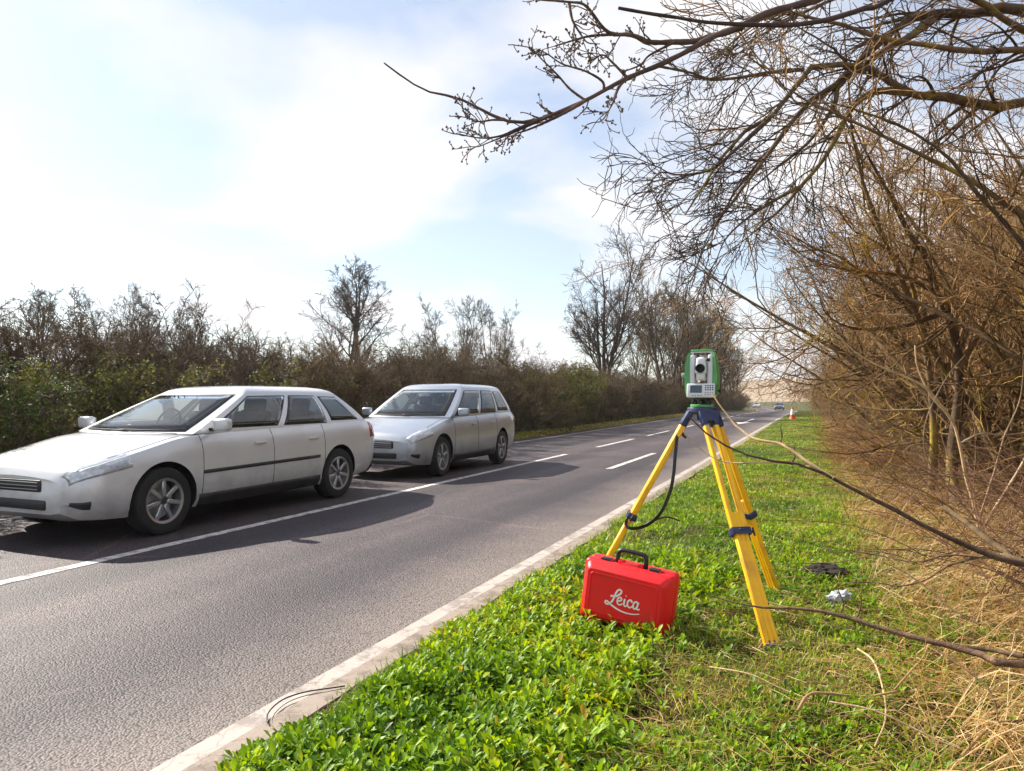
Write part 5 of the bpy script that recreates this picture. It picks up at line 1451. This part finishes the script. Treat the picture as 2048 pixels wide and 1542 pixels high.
weeds(acc, 7000, 5.0, 16, -2.0, 0.25, 1.2, 8, (0.026, 0.050), False, (0.005, 0.045), thin=lambda x, y, u: np.clip(1.0 - sstep(5, 14, y) * 0.6, 0, 1) * np.where(vnoise(x, y, 1.2, 16) * 0.6 + vnoise(x, y, 2.9, 26) * 0.4 < 0.34 + 0.16 * sstep(-1.4, 0.1, u), 0.15, 1))
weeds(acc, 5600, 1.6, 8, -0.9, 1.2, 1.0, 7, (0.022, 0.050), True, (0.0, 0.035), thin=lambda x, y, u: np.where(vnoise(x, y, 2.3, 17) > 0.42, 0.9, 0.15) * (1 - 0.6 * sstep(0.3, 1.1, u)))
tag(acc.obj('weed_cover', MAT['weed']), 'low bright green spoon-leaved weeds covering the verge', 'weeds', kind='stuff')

def blades(acc, x, y, z, L, w, el, az, droop, rnd):
    K = len(x)
    h = np.stack([np.cos(az), np.sin(az), 0 * az], 1); sd = np.stack([-np.sin(az), np.cos(az), 0 * az], 1)
    p0 = np.stack([x, y, z], 1)
    e1, e2 = el, el - droop
    p1 = p0 + (h * np.cos(e1)[:, None] + np.array([0, 0, 1.0]) * np.sin(e1)[:, None]) * (L * 0.55)[:, None]
    p2 = p1 + (h * np.cos(e2)[:, None] + np.array([0, 0, 1.0]) * np.sin(e2)[:, None]) * (L * 0.45)[:, None]
    w = w[:, None] / 2
    V = np.stack([p0 - sd * w, p0 + sd * w, p1 + sd * w * 0.8, p1 - sd * w * 0.8, p2], 1)
    T = np.array([[0, 1, 2], [0, 2, 3], [3, 2, 4]])
    acc.add(V.reshape(-1, 3), None, (T[None] + (np.arange(K) * 5)[:, None, None]).reshape(-1, 3), np.repeat(rnd, 5))
def grass(acc, n, y0, y1, u0, u1, power, Lr, wr, dry, thin=None):
    x, y, u = scatter(n, y0, y1, u0, u1, power, rw)
    keep = clear_of_case(x, y, 0.0)
    if thin is not None: keep &= rw.uniform(0, 1, n) < thin(x, y, u)
    x, y, u = x[keep], y[keep], u[keep]; K = len(x)
    pat = vnoise(x, y, 0.9, 18) * 0.6 + vnoise(x, y, 2.6, 19) * 0.4
    L = rw.uniform(Lr[0], Lr[1], K) * (0.6 + 0.8 * pat)
    sc = 1 + y / 12
    blades(acc, x, y, gz(x, y) - 0.004, L, rw.uniform(wr[0], wr[1], K) * sc, rw.uniform(0.5, 1.5, K), rw.uniform(0, 2 * PI, K), rw.uniform(0.1, 1.2, K), np.clip(dry + 1.25 * (pat - 0.5) * -1 + rw.normal(0, 0.16, K) + 0.28 * sstep(-0.3, 0.9, u), 0, 1))
acc = Acc()
grass(acc, 62000, 1.4, 9, -1.9, 1.3, 0.9, (0.03, 0.085), (0.0022, 0.0044), 0.38, thin=lambda x, y, u: np.where(u < -0.7, np.where(y < 5.5, 0.40, 0.7), np.where(u > 0.4, 0.5, 0.95)))
grass(acc, 1600, 1.4, 14, -1.96, -1.78, 0.9, (0.02, 0.06), (0.0022, 0.0040), 0.55, thin=lambda x, y, u: np.where(vnoise(x, y, 3.1, 51) > 0.55, 0.9, 0.05))
grass(acc, 60000, 7, 60, -1.95, 0.6, 1.25, (0.03, 0.075), (0.0026, 0.0045), 0.40)
grass(acc, 9000, 8, 60, -9.5, -8.45, 1.0, (0.04, 0.11), (0.004, 0.007), 1.15)
tag(acc.obj('verge_grass', MAT['grass']), 'short patchy green grass on the verge', 'grass', kind='stuff')

# dry straw and flattened thatch beside the hedge
def straw(acc, n, y0, y1, u0, u1, power, Lr, wr, el_r, thin=None, bias=0.0):
    x, y, u = scatter(n, y0, y1, u0, u1, power, rw)
    keep = clear_of_case(x, y, 0.03)
    if thin is not None: keep &= rw.uniform(0, 1, n) < thin(x, y, u)
    x, y, u = x[keep], y[keep], u[keep]; K = len(x)
    L = rw.uniform(Lr[0], Lr[1], K)
    pat = vnoise(x, y, 1.3, 31)
    az = rw.uniform(0, 2 * PI, K) * 0.55 + 3.2 + 3.0 * (vnoise(x, y, 0.8, 32) - 0.5)
    el = rw.uniform(el_r[0], el_r[1], K)
    P, Rr = grow(rw, np.stack([x, y, gz(x, y) - 0.01], 1), np.stack([np.cos(az) * np.cos(el), np.sin(az) * np.cos(el), np.sin(el)], 1), L, 5, 0.10, np.stack([0.05 * np.cos(az), 0.05 * np.sin(az), -0.24 * np.ones(K)], 1), rw.uniform(wr[0], wr[1], K), 0.0006)
    gzz = gz(P[..., 0], P[..., 1]) + 0.006 + rw.uniform(0, 0.05, K)[:, None]
    P[:, 1:, 2] = np.maximum(P[:, 1:, 2], gzz[:, 1:])
    T = nrm(np.gradient(P, axis=1)); sd = nrm(np.cross(T, rw.standard_normal((K, 1, 3))))
    A, Bv = P + sd * Rr[..., None], P - sd * Rr[..., None]
    V = np.stack([A, Bv], 2).reshape(-1, 3)
    i = np.arange(4)[None] * 2 + (np.arange(K) * 10)[:, None]
    Q = np.stack([i, i + 1, i + 3, i + 2], -1).reshape(-1, 4)
    acc.add(V, Q, None, np.repeat(np.clip(0.25 + bias - 0.35 * sstep(6, 14, y) + 0.6 * pat + rw.normal(0, 0.2, K), 0, 1), 10))
acc = Acc()
straw(acc, 21000, 1.5, 16, 0.30, 2.6, 1.1, (0.18, 0.62), (0.0014, 0.0028), (0.2, 1.35), thin=lambda x, y, u: np.where(vnoise(x, y, 1.7, 41) * 0.6 + vnoise(x, y, 4.1, 42) * 0.4 > 0.36, 1.0, 0.25))
straw(acc, 6000, 14, 60, 0.3, 1.6, 1.2, (0.3, 0.7), (0.003, 0.006), (0.3, 1.3))
straw(acc, 6500, 1.5, 12, -0.95, 0.6, 1.0, (0.06, 0.26), (0.0010, 0.0020), (0.0, 0.5), thin=lambda x, y, u: np.where(vnoise(x, y, 1.5, 33) > 0.42, 0.95, 0.15))
tag(acc.obj('dry_grass', MAT['straw']), 'tangled straw-coloured dead grass along the foot of the hedge', 'grass', kind='stuff')

# bramble canes and brush at the hedge foot
nb_ = 800
x, y, u = scatter(nb_, 4.2, 40, 0.9, 2.6, 1.0, rw)
az = rw.uniform(0, 2 * PI, nb_)
P, Rr = grow(rw, np.stack([x, y, gz(x, y) - 0.03], 1), np.stack([np.cos(az) * 0.6, np.sin(az) * 0.6, 0 * az + 0.9], 1), rw.uniform(0.7, 1.9, nb_), 12, 0.10, np.stack([0.03 * np.cos(az), 0.03 * np.sin(az), -0.10 + 0 * az], 1), rw.uniform(0.003, 0.0055, nb_), 0.0015)
P[..., 2] = np.maximum(P[..., 2], gz(P[..., 0], P[..., 1]) + 0.01)
kq = kids(rw, P, Rr, 4, (0.2, 0.95), (0.4, 1.1), (0.12, 0.35), 6, 0.16, (0, 0, -0.03), 0.6, 0.0014)
acc = Acc()
V, Q = tubes(P, Rr, 4); acc.add(V, Q)
V, Q = tubes(kq[0], kq[1], 3); acc.add(V, Q)
tag(acc.obj('bramble_canes', bark_mat('bramble_cane', (0.13, 0.06, 0.035), (0.30, 0.17, 0.10), None, bump=0.1)), 'reddish brown bramble canes tangled at the foot of the hedge', 'brambles', kind='stuff')

# feathery herb between the dry stems
hb = on_ground(1858, 1285, 0.12)
herb = empty('feathery_herb', (hb.x, hb.y, float(gz(hb.x, hb.y))))
tag(herb, 'fresh green feathery herb growing in the dry straw', 'plant')
nn_ = 26
az = rw.uniform(0, 2 * PI, nn_)
P, Rr = grow(rw, np.zeros((nn_, 3)), np.stack([np.cos(az) * 0.7, np.sin(az) * 0.7, 0 * az + 0.8], 1), rw.uniform(0.10, 0.20, nn_), 7, 0.05, (0, 0, -0.08), np.full(nn_, 0.0012), 0.0005)
acc = Acc(); V, Q = tubes(P, Rr, 3); acc.add(V, Q, None, np.full(len(V), 0.5)); acc.obj('stem', MAT['weed'], herb)
acc = Acc()
pi_ = np.repeat(P[:, 2:].reshape(-1, 3), 8, 0); K = len(pi_)
leaves_mesh(acc, pi_, rw.uniform(0, 2 * PI, K), rw.uniform(-0.2, 0.8, K), rw.uniform(0.012, 0.028, K), np.full(K, 0.006), np.full(K, 0.3), rw.uniform(0.35, 0.8, K), False)
hl_ = acc.obj('leaves', MAT['weed'], herb); hl_['kind'] = 'stuff'

# ------------------------------------------------------------------ thin spring haze over the far road
bm = bmesh.new(); bmesh.ops.create_cube(bm, size=1.0)
hz_m = bpy.data.materials.new('haze_air'); hz_m.use_nodes = True
hz_m.node_tree.nodes.clear()
_o = hz_m.node_tree.nodes.new('ShaderNodeOutputMaterial'); _v = hz_m.node_tree.nodes.new('ShaderNodeVolumePrincipled')
_v.inputs['Color'].default_value = (0.93, 0.94, 0.96, 1); _v.inputs['Density'].default_value = 0.0004; _v.inputs['Anisotropy'].default_value = 0.3
hz_m.node_tree.links.new(_v.outputs[0], _o.inputs['Volume'])
hzo = bm_obj('haze', bm, hz_m, None, False)
hzo.scale = (3400, 2700, 42); hzo.location = (0, 1200, 21 - 6)
tag(hzo, 'pale spring haze fading the far end of the road', 'haze', kind='stuff')
